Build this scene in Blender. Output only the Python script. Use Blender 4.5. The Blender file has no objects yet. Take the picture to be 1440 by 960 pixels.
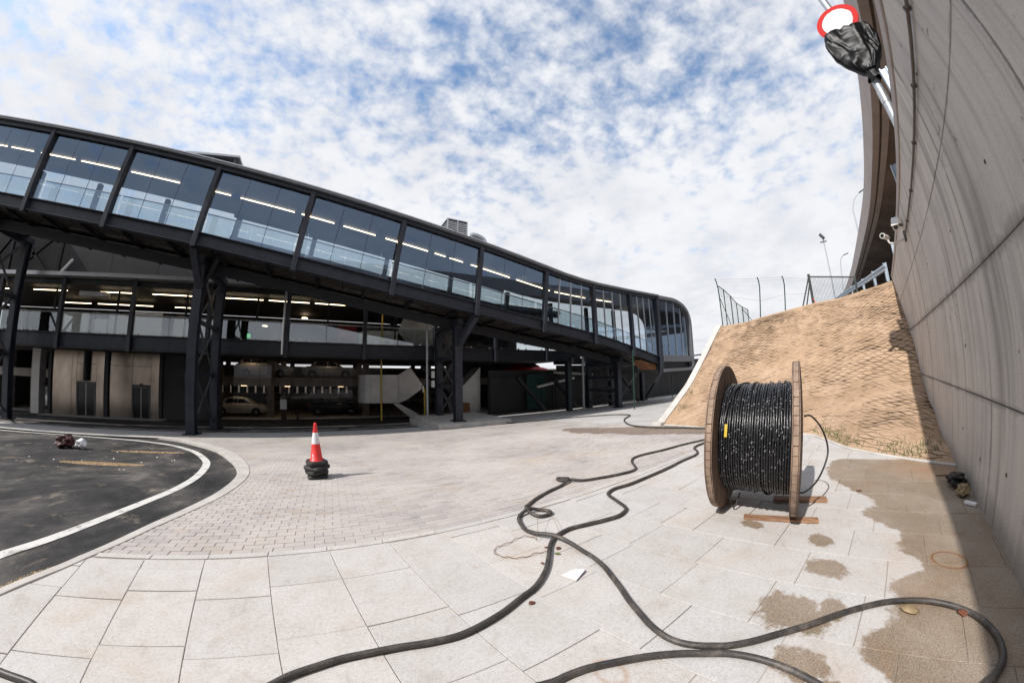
import bpy, bmesh, math, random
from mathutils import Vector, Matrix, noise
R_ = random.Random(11)
rad = math.radians
scene = bpy.context.scene
COL = scene.collection

# ------------------------------------------------------------------ camera (8 mm stereographic fisheye)
cd = bpy.data.cameras.new('camera'); cam = bpy.data.objects.new('camera', cd); COL.objects.link(cam)
cd.type = 'PANO'; cd.sensor_fit = 'HORIZONTAL'; cd.sensor_width = 36.0; cd.sensor_height = 24.0
cy = cd
cy.panorama_type = 'FISHEYE_LENS_POLYNOMIAL'
cy.fisheye_fov = rad(200)
cy.fisheye_polynomial_k0 = 0.0
KK = (0.088581349, -2.6261742e-05, -6.1920361e-05, 1.1398845e-06)
cy.fisheye_polynomial_k1, cy.fisheye_polynomial_k2, cy.fisheye_polynomial_k3, cy.fisheye_polynomial_k4 = [-k for k in KK]
cd.clip_start = 0.05; cd.clip_end = 3000
m = Matrix(((0.857301, -0.038595, -0.513367), (-0.514368, -0.105804, -0.851018), (-0.021471, 0.993638, -0.110558))).to_4x4()
m.translation = (0, 0, 1.6)
cam.matrix_world = m
scene.camera = cam

# ------------------------------------------------------------------ light
SUN = Vector((1.03, 0.07, -1.0)).normalized()          # the way the light travels
world = bpy.data.worlds.new('World'); scene.world = world; world.use_nodes = True
wn, wl = world.node_tree.nodes, world.node_tree.links
wn.clear()
def N(tree, typ, **kw):
    n = tree.nodes.new(typ)
    for k, v in kw.items():
        setattr(n, k, v)
    return n
def world_sky():
    t = world.node_tree
    out = N(t, 'ShaderNodeOutputWorld'); bg = N(t, 'ShaderNodeBackground')
    bg.inputs['Strength'].default_value = SKY_STRENGTH
    sky = N(t, 'ShaderNodeTexSky', sky_type='NISHITA', sun_disc=False)
    sky.sun_elevation = math.asin(-SUN.z)
    sky.sun_rotation = math.atan2(-SUN.x, -SUN.y)
    sky.altitude = 600; sky.air_density = 1.0; sky.dust_density = 0.6; sky.ozone_density = 1.5
    tc = N(t, 'ShaderNodeTexCoord'); sep = N(t, 'ShaderNodeSeparateXYZ'); wl.new(tc.outputs['Generated'], sep.inputs[0])
    def math_(op, a, b=None, clamp=False):
        n = N(t, 'ShaderNodeMath', operation=op); n.use_clamp = clamp
        for i, x in enumerate((a, b)):
            if x is None: continue
            if isinstance(x, (int, float)): n.inputs[i].default_value = x
            else: wl.new(x, n.inputs[i])
        return n.outputs[0]
    zc = math_('MAXIMUM', sep.outputs[2], 0.0)
    zd = math_('ADD', zc, 0.22)
    px = math_('DIVIDE', sep.outputs[0], zd); py = math_('DIVIDE', sep.outputs[1], zd)
    cmb = N(t, 'ShaderNodeCombineXYZ'); wl.new(px, cmb.inputs[0]); wl.new(py, cmb.inputs[1])
    def nz(scale, detail, rough, off, dist=0.0, squash=None):
        mp = N(t, 'ShaderNodeMapping'); mp.inputs['Location'].default_value = off
        if squash: mp.inputs['Rotation'].default_value = (0, 0, squash[1]); mp.inputs['Scale'].default_value = (1, squash[0], 1)
        wl.new(cmb.outputs[0], mp.inputs[0])
        n = N(t, 'ShaderNodeTexNoise'); n.inputs['Scale'].default_value = scale; n.inputs['Detail'].default_value = detail
        n.inputs['Roughness'].default_value = rough; n.inputs['Distortion'].default_value = dist
        wl.new(mp.outputs[0], n.inputs['Vector']); return n.outputs['Fac']
    big = nz(1.15, 3, 0.5, (3.1, 1.7, 0), 0.2)
    mid = nz(9.5, 4, 0.5, (0.4, 8.2, 0), 0.25)
    puff = nz(22.0, 6, 0.58, (2.0, 5.0, 0), 0.15)
    tone = nz(2.3, 4, 0.55, (9.0, 2.0, 0), 0.1)
    dens = math_('ADD', math_('MULTIPLY', big, 0.46), math_('ADD', math_('MULTIPLY', mid, 0.66), math_('MULTIPLY', puff, 0.52)))
    # thicker towards the horizon: a longer path through the same broken layer
    low = math_('SUBTRACT', 1.0, math_('MULTIPLY', zc, 1.45), True)
    dens = math_('ADD', dens, math_('MULTIPLY', low, 0.44))
    mr = N(t, 'ShaderNodeMapRange', interpolation_type='SMOOTHSTEP'); wl.new(dens, mr.inputs['Value'])
    mr.inputs['From Min'].default_value = CLOUD_MIN; mr.inputs['From Max'].default_value = CLOUD_MAX
    # cloud brightness: grey bases in the thick parts
    tr = N(t, 'ShaderNodeMapRange', interpolation_type='SMOOTHSTEP'); wl.new(math_('ADD', math_('MULTIPLY', tone, 0.75), math_('MULTIPLY', mid, 0.25)), tr.inputs['Value'])
    tr.inputs['From Min'].default_value = 0.32; tr.inputs['From Max'].default_value = 0.62
    cc = N(t, 'ShaderNodeMix', data_type='RGBA'); wl.new(tr.outputs[0], cc.inputs['Factor'])
    cc.inputs['A'].default_value = CLOUD_DARK; cc.inputs['B'].default_value = CLOUD_LIGHT
    skyb = N(t, 'ShaderNodeMix', data_type='RGBA', blend_type='MULTIPLY'); skyb.inputs['Factor'].default_value = 1
    wl.new(sky.outputs[0], skyb.inputs['A']); skyb.inputs['B'].default_value = (1.75, 1.95, 1.95, 1)
    mx = N(t, 'ShaderNodeMix', data_type='RGBA'); wl.new(mr.outputs[0], mx.inputs['Factor'])
    wl.new(skyb.outputs['Result'], mx.inputs['A']); wl.new(cc.outputs['Result'], mx.inputs['B'])
    wl.new(mx.outputs['Result'], bg.inputs['Color']); wl.new(bg.outputs[0], out.inputs[0])
SKY_STRENGTH = 0.10
CLOUD_MIN, CLOUD_MAX = 0.53, 0.99
CLOUD_DARK = (6.0, 6.15, 6.6, 1); CLOUD_LIGHT = (7.2, 7.3, 7.55, 1)
world_sky()
sl = bpy.data.lights.new('sun', 'SUN'); so = bpy.data.objects.new('sun', sl); COL.objects.link(so)
sl.energy = 3.9; sl.angle = rad(0.6); sl.color = (1.0, 0.955, 0.905)
so.rotation_euler = SUN.to_track_quat('-Z', 'Y').to_euler(); so.location = (-30, -4, 40)
scene.view_settings.view_transform = 'Standard'; scene.view_settings.look = 'None'
scene.view_settings.exposure = 0.35; scene.view_settings.gamma = 1.0; scene.view_settings.use_curve_mapping = False
scene.render.engine = 'CYCLES'
scene.cycles.use_denoising = True
scene.cycles.max_bounces = 8; scene.cycles.transparent_max_bounces = 16; scene.cycles.sample_clamp_indirect = 6.0

# ------------------------------------------------------------------ materials
MATS = {}
def mat(name):
    m = bpy.data.materials.new(name); m.use_nodes = True; MATS[name] = m
    return m, m.node_tree, m.node_tree.nodes['Principled BSDF']
def lk(t, a, b): t.links.new(a, b)
def noise_fac(t, scale, detail=4, rough=.55, stretch=None, coord='pos', dist=0):
    if coord == 'pos': src = N(t, 'ShaderNodeNewGeometry').outputs['Position']
    else: src = N(t, 'ShaderNodeTexCoord').outputs['Object']
    mp = N(t, 'ShaderNodeMapping'); lk(t, src, mp.inputs[0])
    if stretch: mp.inputs['Scale'].default_value = stretch
    n = N(t, 'ShaderNodeTexNoise'); n.inputs['Scale'].default_value = scale; n.inputs['Detail'].default_value = detail
    n.inputs['Roughness'].default_value = rough; n.inputs['Distortion'].default_value = dist
    lk(t, mp.outputs[0], n.inputs['Vector']); return n.outputs['Fac']
def ramp(t, fac, stops):
    r = N(t, 'ShaderNodeValToRGB'); lk(t, fac, r.inputs[0])
    el = r.color_ramp.elements
    while len(el) > len(stops): el.remove(el[-1])
    while len(el) < len(stops): el.new(0.5)
    for e, (p, c) in zip(el, stops):
        e.position = p; e.color = (*c, 1) if len(c) == 3 else c
    return r.outputs[0]
def mixc(t, fac, a, b, blend='MIX'):
    n = N(t, 'ShaderNodeMix', data_type='RGBA', blend_type=blend)
    for key, x in (('Factor', fac), ('A', a), ('B', b)):
        s = n.inputs[key]
        if isinstance(x, (int, float)): s.default_value = x
        elif isinstance(x, (tuple, list)): s.default_value = (*x, 1) if len(x) == 3 else x
        else: lk(t, x, s)
    return n.outputs['Result']
def mth(t, op, a, b=0.0, clamp=False):
    n = N(t, 'ShaderNodeMath', operation=op); n.use_clamp = clamp
    for i, x in enumerate((a, b)):
        if isinstance(x, (int, float)): n.inputs[i].default_value = x
        else: lk(t, x, n.inputs[i])
    return n.outputs[0]
def bump(t, bsdf, fac, strength=.3, dist=.01):
    b = N(t, 'ShaderNodeBump'); b.inputs['Strength'].default_value = strength; b.inputs['Distance'].default_value = dist
    lk(t, fac, b.inputs['Height']); lk(t, b.outputs[0], bsdf.inputs['Normal'])
def simple(name, col, rough=.6, metal=0., var=.15, scale=3., bumpy=0., stretch=None, spec=.5):
    m, t, b = mat(name)
    f = noise_fac(t, scale, 5, .6, stretch)
    d = tuple(c*(1-var) for c in col); l = tuple(min(1, c*(1+var)) for c in col)
    lk(t, ramp(t, f, [(.3, d), (.7, l)]), b.inputs['Base Color'])
    b.inputs['Roughness'].default_value = rough; b.inputs['Metallic'].default_value = metal
    b.inputs['Specular IOR Level'].default_value = spec
    if bumpy: bump(t, b, noise_fac(t, scale*12, 4, .6, stretch), bumpy, .01)
    return m
def emit(name, col, strength):
    m, t, b = mat(name)
    b.inputs['Base Color'].default_value = (*col, 1); b.inputs['Emission Color'].default_value = (*col, 1); b.inputs['Emission Strength'].default_value = strength
    return m
def glass(name, tint, refl=1.0, rough=.015, base=.05, gloss_tint=(.92, .95, 1)):
    m, t, b = mat(name)
    out = t.nodes['Material Output']; t.nodes.remove(b)
    tr = N(t, 'ShaderNodeBsdfTransparent'); tr.inputs[0].default_value = (*tint, 1)
    gl = N(t, 'ShaderNodeBsdfGlossy'); gl.inputs['Roughness'].default_value = rough; gl.inputs['Color'].default_value = (*gloss_tint, 1)
    lw = N(t, 'ShaderNodeLayerWeight')                      # facing: the same from either side of the pane
    fac = mth(t, 'ADD', mth(t, 'MULTIPLY', mth(t, 'POWER', lw.outputs['Facing'], 4.0), refl), base, True)
    mx = N(t, 'ShaderNodeMixShader'); lk(t, fac, mx.inputs[0]); lk(t, tr.outputs[0], mx.inputs[1]); lk(t, gl.outputs[0], mx.inputs[2])
    lk(t, mx.outputs[0], out.inputs['Surface'])
    return m

def granite():
    m, t, b = mat('granite')
    geo = N(t, 'ShaderNodeNewGeometry'); pos = geo.outputs['Position']
    sep = N(t, 'ShaderNodeSeparateXYZ'); lk(t, pos, sep.inputs[0]); s, y = sep.outputs[0], sep.outputs[1]
    oi = N(t, 'ShaderNodeObjectInfo')
    base = ramp(t, oi.outputs['Random'], [(0, (.495, .478, .465)), (.35, (.515, .494, .478)), (.7, (.53, .505, .484)), (1, (.505, .496, .488))])
    fine = noise_fac(t, 150, 3, .7)
    col = mixc(t, .8, base, ramp(t, fine, [(.3, (.62, .6, .58)), (.48, (1, 1, 1)), (.7, (1.12, 1.1, 1.08))]), 'MULTIPLY')
    blot = noise_fac(t, 2.2, 5, .6)
    col = mixc(t, .9, col, ramp(t, blot, [(.3, (.90, .875, .84)), (.55, (1, 1, 1)), (.75, (1.04, 1.03, 1.02))]), 'MULTIPLY')
    mot = noise_fac(t, 38, 4, .7)
    col = mixc(t, .75, col, ramp(t, mot, [(.32, (.84, .82, .80)), (.5, (1, 1, 1)), (.68, (1.08, 1.07, 1.06))]), 'MULTIPLY')
    scuff = noise_fac(t, 5.5, 6, .68, (1, 1, 1), 'pos', .8)
    col = mixc(t, .8, col, ramp(t, scuff, [(.30, (.86, .83, .80)), (.46, (1, 1, 1)), (.70, (1.03, 1.03, 1.03))]), 'MULTIPLY')
    # dried ochre silt
    silt = noise_fac(t, .9, 6, .65, (1, 1.6, 1), 'pos', .4)
    col = mixc(t, mth(t, 'MULTIPLY', ramp(t, silt, [(.54, (0, 0, 0)), (.70, (1, 1, 1))]), .30), col, (.44, .30, .185))
    # wet stain creeping out from the foot of the wall
    edge = N(t, 'ShaderNodeFloatCurve')
    mr = N(t, 'ShaderNodeMapRange'); lk(t, s, mr.inputs[0]); mr.inputs[1].default_value = 0.; mr.inputs[2].default_value = 10.
    cv = edge.mapping.curves[0]
    pts = [(0, -.75), (.10, -.55), (.19, -.27), (.212, -.06), (.25, -.2), (.295, -.2), (.327, -.41), (.348, -.25), (.38, -.24), (.40, -.1), (.43, .12), (.455, .02), (.50, .35), (.60, .75), (.65, .66), (.668, -.2), (.72, -.6), (1, -.9)]
    cv.points[0].location = (0, (pts[0][1]+1.2)/2.4); cv.points[1].location = (1, (pts[-1][1]+1.2)/2.4)
    for p in pts[1:-1]: cv.points.new(p[0], (p[1]+1.2)/2.4)
    edge.mapping.update()
    lk(t, mr.outputs[0], edge.inputs['Value'])
    ev = mth(t, 'SUBTRACT', mth(t, 'MULTIPLY', edge.outputs[0], 2.4), 1.2)
    jag = noise_fac(t, 7, 6, .65)
    yy = mth(t, 'ADD', y, mth(t, 'MULTIPLY', mth(t, 'SUBTRACT', jag, .5), .34))
    wet = mth(t, 'MULTIPLY', mth(t, 'SUBTRACT', ev, yy), 20., True)
    fj = noise_fac(t, 16, 4, .7)
    for (cx, cy_, rx, ry) in ((3.41, .42, .135, .13), (2.93, .28, .15, .19), (2.25, .36, .24, .27), (2.42, .14, .16, .10), (3.45, 1.1, .10, .15), (1.82, .19, .16, .17), (1.62, .02, .2, .12), (1.18, .60, .08, .1)):
        dx = mth(t, 'DIVIDE', mth(t, 'SUBTRACT', s, cx), rx); dy = mth(t, 'DIVIDE', mth(t, 'SUBTRACT', y, cy_), ry)
        d = mth(t, 'SQRT', mth(t, 'ADD', mth(t, 'MULTIPLY', dx, dx), mth(t, 'MULTIPLY', dy, dy)))
        d = mth(t, 'ADD', d, mth(t, 'ADD', mth(t, 'MULTIPLY', mth(t, 'SUBTRACT', jag, .5), 1.3), mth(t, 'MULTIPLY', mth(t, 'SUBTRACT', fj, .5), .9)))
        wet = mth(t, 'MAXIMUM', wet, mth(t, 'MULTIPLY', mth(t, 'SUBTRACT', 1.0, d), 4.5, True))
    wtone = ramp(t, noise_fac(t, 1.6, 5, .6), [(.35, (.66, .575, .485)), (.6, (.53, .44, .345)), (.75, (.58, .415, .285))])
    col = mixc(t, wet, col, mixc(t, 1, col, wtone, 'MULTIPLY'))
    grain = ramp(t, noise_fac(t, 110, 3, .8), [(.4, (.55, .5, .45)), (.52, (1, 1, 1)), (.66, (1.5, 1.45, 1.35))])
    col = mixc(t, mth(t, 'MULTIPLY', wet, .75), col, mixc(t, 1, col, grain, 'MULTIPLY'))
    # rust: the ring left by a tin, and a bracket mark
    def dist_to(cx, cy_, sx=1, sy=1):
        dx = mth(t, 'MULTIPLY', mth(t, 'SUBTRACT', s, cx), sx); dy = mth(t, 'MULTIPLY', mth(t, 'SUBTRACT', y, cy_), sy)
        return mth(t, 'SQRT', mth(t, 'ADD', mth(t, 'MULTIPLY', dx, dx), mth(t, 'MULTIPLY', dy, dy)))
    ring = mth(t, 'SUBTRACT', 1., mth(t, 'DIVIDE', mth(t, 'ABSOLUTE', mth(t, 'SUBTRACT', dist_to(3.435, -.655), .138)), .016), True)
    ring = mth(t, 'MULTIPLY', ring, mth(t, 'ADD', jag, .5, True))
    col = mixc(t, mth(t, 'MULTIPLY', ring, 1.0), col, (.20, .075, .015))
    rust = mth(t, 'SUBTRACT', 1., mth(t, 'DIVIDE', mth(t, 'ADD', mth(t, 'ABSOLUTE', mth(t, 'SUBTRACT', dist_to(1.13, .94, 1, .75), .07)), mth(t, 'MULTIPLY', fj, .05)), .05), True)
    col = mixc(t, mth(t, 'MULTIPLY', rust, .8), col, (.36, .17, .06))
    seep = mth(t, 'SUBTRACT', 1., mth(t, 'DIVIDE', mth(t, 'ADD', dist_to(6.2, -.72, 1, .8), mth(t, 'MULTIPLY', jag, .5)), .95), True)
    col = mixc(t, mth(t, 'MULTIPLY', seep, .7), col, (.34, .17, .07))
    lk(t, col, b.inputs['Base Color'])
    lk(t, mth(t, 'SUBTRACT', .78, mth(t, 'MULTIPLY', wet, .36)), b.inputs['Roughness'])
    b.inputs['Specular IOR Level'].default_value = .35
    bump(t, b, mth(t, 'ADD', fine, mth(t, 'MULTIPLY', blot, .6)), .25, .004)
granite()

def paver_mat(name, attr):
    m, t, b = mat(name)
    if attr:
        a = N(t, 'ShaderNodeAttribute'); a.attribute_name = 'tone'; rnd = a.outputs['Fac']
    else:
        rnd = N(t, 'ShaderNodeObjectInfo').outputs['Random']
    col = ramp(t, rnd, [(0, (.30, .275, .265)), (.3, (.355, .325, .315)), (.6, (.395, .36, .345)), (.86, (.42, .385, .365)), (.97, (.34, .275, .22)), (1, (.27, .225, .185))])
    dust = noise_fac(t, .55, 6, .62, (1, 1, 1), 'pos', .5)
    col = mixc(t, ramp(t, dust, [(.32, (.05, .05, .05)), (.64, (.88, .88, .88))]), col, (.53, .485, .455))
    sand = noise_fac(t, .35, 6, .6, (1, 1.7, 1), 'pos', .6)
    col = mixc(t, mth(t, 'MULTIPLY', ramp(t, sand, [(.55, (0, 0, 0)), (.75, (1, 1, 1))]), .45), col, (.47, .37, .25))
    # damp sheet near the foot of the bank
    g = N(t, 'ShaderNodeNewGeometry'); sp = N(t, 'ShaderNodeSeparateXYZ'); lk(t, g.outputs['Position'], sp.inputs[0])
    dx = mth(t, 'DIVIDE', mth(t, 'SUBTRACT', sp.outputs[0], mth(t, 'SUBTRACT', 10.2, mth(t, 'MULTIPLY', sp.outputs[1], .30))), .95)
    dy = mth(t, 'DIVIDE', mth(t, 'SUBTRACT', sp.outputs[1], 5.6), 3.6)
    d = mth(t, 'ADD', mth(t, 'ADD', mth(t, 'MULTIPLY', dx, dx), mth(t, 'MULTIPLY', dy, dy)), mth(t, 'MULTIPLY', mth(t, 'SUBTRACT', noise_fac(t, 1.3, 6, .65), .5), 2.4))
    wet = mth(t, 'MULTIPLY', mth(t, 'SUBTRACT', 1., d), 6., True)
    col = mixc(t, wet, col, mixc(t, 1, col, (.50, .43, .37), 'MULTIPLY'))
    gr = noise_fac(t, 120, 3, .7)
    col = mixc(t, .5, col, ramp(t, gr, [(.3, (.75, .75, .75)), (.7, (1.15, 1.15, 1.15))]), 'MULTIPLY')
    lk(t, col, b.inputs['Base Color']); b.inputs['Roughness'].default_value = .85; b.inputs['Specular IOR Level'].default_value = .3
    bump(t, b, gr, .25, .004)
paver_mat('paver', False); paver_mat('paver_mass', True)

def asphalt():
    m, t, b = mat('asphalt')
    n1 = noise_fac(t, .42, 7, .68, (1, 1, 1), 'pos', .9); n2 = noise_fac(t, 130, 3, .7); n3 = noise_fac(t, 2.6, 6, .7, (1, .55, 1), 'pos', .5)
    col = ramp(t, n1, [(.34, (.020, .020, .022)), (.44, (.038, .037, .038)), (.52, (.062, .059, .058)), (.60, (.11, .102, .097)), (.72, (.18, .165, .15))])
    col = mixc(t, .85, col, ramp(t, n3, [(.30, (.55, .55, .56)), (.5, (1, 1, 1)), (.68, (1.55, 1.5, 1.42))]), 'MULTIPLY')
    dusty = noise_fac(t, 1.5, 7, .72, (1, 1, 1), 'pos', .5)
    col = mixc(t, mth(t, 'MULTIPLY', ramp(t, dusty, [(.56, (0, 0, 0)), (.68, (1, 1, 1))]), .6), col, (.30, .25, .20))
    col = mixc(t, .9, col, ramp(t, n2, [(.3, (.5, .5, .5)), (.55, (1, 1, 1)), (.75, (1.8, 1.75, 1.7))]), 'MULTIPLY')
    lk(t, col, b.inputs['Base Color']); b.inputs['Roughness'].default_value = .9; b.inputs['Specular IOR Level'].default_value = .25
    bump(t, b, n2, .5, .006)
asphalt()

def concrete_wall():
    m, t, b = mat('wall_concrete')
    oi = N(t, 'ShaderNodeObjectInfo')
    base = ramp(t, oi.outputs['Random'], [(0, (.51, .475, .445)), (.5, (.555, .515, .48)), (1, (.59, .545, .50))])
    board = noise_fac(t, 9, 3, .6, (1, 1, .035))
    col = mixc(t, .85, base, ramp(t, board, [(.28, (.80, .80, .81)), (.5, (1, 1, 1)), (.72, (1.10, 1.09, 1.07))]), 'MULTIPLY')
    blot = noise_fac(t, 1.1, 6, .65)
    col = mixc(t, .8, col, ramp(t, blot, [(.3, (.80, .80, .81)), (.52, (1, 1, 1)), (.75, (1.08, 1.07, 1.05))]), 'MULTIPLY')
    run = noise_fac(t, 3.4, 5, .6, (1, 1, .05), 'pos', .3)
    col = mixc(t, mth(t, 'MULTIPLY', ramp(t, run, [(.56, (0, 0, 0)), (.70, (1, 1, 1))]), .6), col, (.13, .12, .115))
    och = noise_fac(t, 2.1, 4, .6, (1, 1, .06))
    col = mixc(t, mth(t, 'MULTIPLY', ramp(t, och, [(.62, (0, 0, 0)), (.76, (1, 1, 1))]), .4), col, (.33, .23, .13))
    sp = noise_fac(t, 60, 3, .7)
    col = mixc(t, .6, col, ramp(t, sp, [(.28, (.6, .6, .6)), (.45, (1, 1, 1)), (.8, (1.1, 1.1, 1.1))]), 'MULTIPLY')
    # grime that has leached out of the joints
    g = N(t, 'ShaderNodeNewGeometry'); sep = N(t, 'ShaderNodeSeparateXYZ'); lk(t, g.outputs['Position'], sep.inputs[0])
    gn = noise_fac(t, 4, 6, .7); grime = None
    for zj, wd in ((1.097, .07), (2.347, .15), (3.597, .05)):
        d = mth(t, 'ABSOLUTE', mth(t, 'SUBTRACT', sep.outputs[2], zj))
        k = mth(t, 'SUBTRACT', 1., mth(t, 'DIVIDE', d, mth(t, 'ADD', mth(t, 'MULTIPLY', mth(t, 'SUBTRACT', gn, .32), wd*3), .004)), True)
        grime = k if grime is None else mth(t, 'MAXIMUM', grime, k)
    for xj in (2.27, 4.54, 6.81, 9.08):
        d = mth(t, 'ABSOLUTE', mth(t, 'SUBTRACT', sep.outputs[0], xj))
        k = mth(t, 'SUBTRACT', 1., mth(t, 'DIVIDE', d, mth(t, 'ADD', mth(t, 'MULTIPLY', mth(t, 'SUBTRACT', gn, .36), .16), .003)), True)
        grime = mth(t, 'MAXIMUM', grime, k)
    col = mixc(t, mth(t, 'MULTIPLY', grime, .6), col, (.10, .085, .075))
    foot = mth(t, 'MULTIPLY', mth(t, 'SUBTRACT', mth(t, 'ADD', .10, mth(t, 'MULTIPLY', gn, .35)), sep.outputs[2]), 5., True)
    col = mixc(t, mth(t, 'MULTIPLY', foot, .45), col, (.16, .13, .10))
    lk(t, col, b.inputs['Base Color']); b.inputs['Roughness'].default_value = .85; b.inputs['Specular IOR Level'].default_value = .3
    bump(t, b, mth(t, 'ADD', board, mth(t, 'MULTIPLY', sp, .4)), .35, .006)
concrete_wall()

def sand():
    m, t, b = mat('sand')
    a = noise_fac(t, 1.2, 6, .6); f = noise_fac(t, 40, 5, .7); g = noise_fac(t, 6, 5, .65)
    col = ramp(t, a, [(.3, (.35, .24, .155)), (.55, (.44, .31, .21)), (.75, (.495, .36, .255))])
    col = mixc(t, .7, col, ramp(t, g, [(.3, (.8, .78, .75)), (.6, (1.05, 1.05, 1.05))]), 'MULTIPLY')
    col = mixc(t, .6, col, ramp(t, f, [(.3, (.68, .66, .63)), (.55, (1.06, 1.05, 1.04))]), 'MULTIPLY')
    lk(t, col, b.inputs['Base Color']); b.inputs['Roughness'].default_value = .95; b.inputs['Specular IOR Level'].default_value = .15
    bump(t, b, mth(t, 'ADD', g, mth(t, 'MULTIPLY', f, .5)), .6, .02)
sand()

def wood(name, a, c, along):
    m, t, b = mat(name)
    st = [6, 6, 6]; st[along] = .5
    f = noise_fac(t, 3.5, 5, .65, tuple(st), 'obj'); w = noise_fac(t, 1.4, 4, .6, None, 'obj')
    col = ramp(t, f, [(.28, a), (.72, c)])
    col = mixc(t, .7, col, ramp(t, w, [(.3, (.7, .68, .66)), (.6, (1.05, 1.04, 1.03))]), 'MULTIPLY')
    lk(t, col, b.inputs['Base Color']); b.inputs['Roughness'].default_value = .8; bump(t, b, f, .4, .004)
wood('plank_wood', (.17, .085, .045), (.40, .235, .14), 1)
wood('reel_wood', (.085, .056, .040), (.26, .175, .125), 2)
wood('reel_rim', (.16, .108, .078), (.37, .27, .20), 2)


def cable_black():
    m, t, b = mat('cable_black')
    n = N(t, 'ShaderNodeTexVoronoi'); n.inputs['Scale'].default_value = 52
    tc = N(t, 'ShaderNodeTexCoord'); mp = N(t, 'ShaderNodeMapping'); lk(t, tc.outputs['Object'], mp.inputs[0]); mp.inputs['Scale'].default_value = (.62, 1.5, .62)
    lk(t, mp.outputs[0], n.inputs['Vector'])
    sp = N(t, 'ShaderNodeSeparateColor'); lk(t, n.outputs['Color'], sp.inputs[0])
    fleck = mth(t, 'MULTIPLY', mth(t, 'LESS_THAN', n.outputs['Distance'], .27), mth(t, 'GREATER_THAN', sp.outputs[0], .64))
    tone = noise_fac(t, 30, 3, .6, (1, 1, 1), 'obj')
    col = mixc(t, fleck, ramp(t, tone, [(.3, (.006, .006, .007)), (.7, (.018, .018, .02))]), (.30, .30, .32))
    lk(t, col, b.inputs['Base Color']); b.inputs['Roughness'].default_value = .30
cable_black()
def hose_mat():
    m, t, b = mat('hose_rubber')
    d = noise_fac(t, 6, 6, .7, None, 'pos', .4); f = noise_fac(t, 60, 4, .7)
    col = ramp(t, mth(t, 'ADD', mth(t, 'MULTIPLY', d, .7), mth(t, 'MULTIPLY', f, .3)), [(.38, (.026, .024, .023)), (.52, (.055, .048, .043)), (.64, (.13, .11, .095)), (.75, (.20, .175, .15))])
    lk(t, col, b.inputs['Base Color']); b.inputs['Roughness'].default_value = .52; bump(t, b, f, .3, .003)
hose_mat()
simple('thin_cable', (.012, .012, .013), .4)
simple('steel_dark', (.023, .0275, .039), .48, .0, .3, 2.5, spec=.4)
simple('steel_black', (.012, .014, .018), .5, .0, .3, 2.5, spec=.35)
simple('steel_grey', (.085, .09, .098), .45, .3, .2, 3)
simple('fascia_grey', (.16, .165, .175), .4, .4, .15, 3)
simple('flashing', (.42, .43, .45), .35, .7, .1, 3)
simple('soffit', (.10, .088, .076), .26, .7, .4, 1.6)
simple('ceiling_dark', (.035, .034, .034), .7)
simple('gallery_ceiling', (.085, .088, .095), .6, 0, .12, 1.2)
simple('inner_white', (.80, .81, .82), .55, 0, .12, 1.2)
simple('upper_grey', (.075, .076, .080), .6, 0, .12, 1.2)
simple('inner_grey', (.20, .205, .215), .6, 0, .15, 1.2)
simple('aluminium', (.46, .47, .48), .38, .7, .1, 5)
simple('galvanised', (.42, .45, .48), .45, .55, .2, 14)
simple('galv_rail', (.36, .43, .50), .5, .35, .15, 6)
simple('stainless', (.33, .275, .23), .24, .95, .45, .7, 0, (1, 1, .5))
simple('door_black', (.012, .012, .013), .2)
simple('cladding_grey', (.55, .545, .54), .42, .3, .12, 1.6)
simple('yellow_paint', (.62, .42, .05), .5)
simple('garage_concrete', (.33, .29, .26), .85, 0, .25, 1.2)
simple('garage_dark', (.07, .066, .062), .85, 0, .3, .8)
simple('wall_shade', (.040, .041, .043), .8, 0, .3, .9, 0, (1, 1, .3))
simple('concrete_pale', (.50, .475, .44), .85, 0, .18, 2.2, .3)
simple('kerb_stone', (.48, .45, .42), .85, 0, .15, 3, .3)
def paint():
    m, t, b = mat('road_paint')
    a = noise_fac(t, 3.2, 7, .72); f = noise_fac(t, 70, 3, .7)
    col = mixc(t, ramp(t, mth(t, 'ADD', mth(t, 'MULTIPLY', a, .7), mth(t, 'MULTIPLY', f, .3)), [(.36, (1, 1, 1)), (.47, (0, 0, 0))]), (.62, .605, .575), (.20, .185, .17))
    lk(t, col, b.inputs['Base Color']); b.inputs['Roughness'].default_value = .75
paint()
simple('soil', (.16, .115, .075), .95, 0, .4, 1.4, .4)
simple('joint_dirt', (.34, .285, .235), .95, 0, .4, 5)
simple('paver_joint', (.37, .325, .29), .95, 0, .25, 4)
simple('cement_floor', (.44, .425, .41), .85, 0, .16, .7, .2)
simple('far_ground', (.20, .17, .13), .95, 0, .3, .05)
simple('conduit_brown', (.10, .08, .068), .6, 0, .2, 6)
simple('geocell', (.075, .052, .036), .8, 0, .3, 6)
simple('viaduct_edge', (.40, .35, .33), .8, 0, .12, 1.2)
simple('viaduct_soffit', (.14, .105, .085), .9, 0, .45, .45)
simple('fence_green', (.008, .045, .030), .5, 0, .2, 5)
simple('fence_dark', (.018, .028, .026), .5, 0, .2, 5)
simple('cone_red', (.72, .035, .030), .45, 0, .08, 8)
simple('cone_white', (.78, .78, .80), .4, 0, .06, 9)
simple('rubber_black', (.022, .021, .021), .62, 0, .4, 12, .4)
simple('sign_white', (.74, .74, .74), .6, 0, .03, 3, spec=.2)
simple('sign_red', (.55, .018, .016), .6, 0, .05, 3, spec=.1)
simple('bag_black', (.006, .006, .007), .40, 0, .2, 6, spec=.16)
simple('plastic_white', (.62, .60, .56), .45, 0, .06, 8)
simple('lens_black', (.006, .006, .007), .1)
simple('paper_white', (.82, .82, .82), .7, 0, .04, 8)
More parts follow.
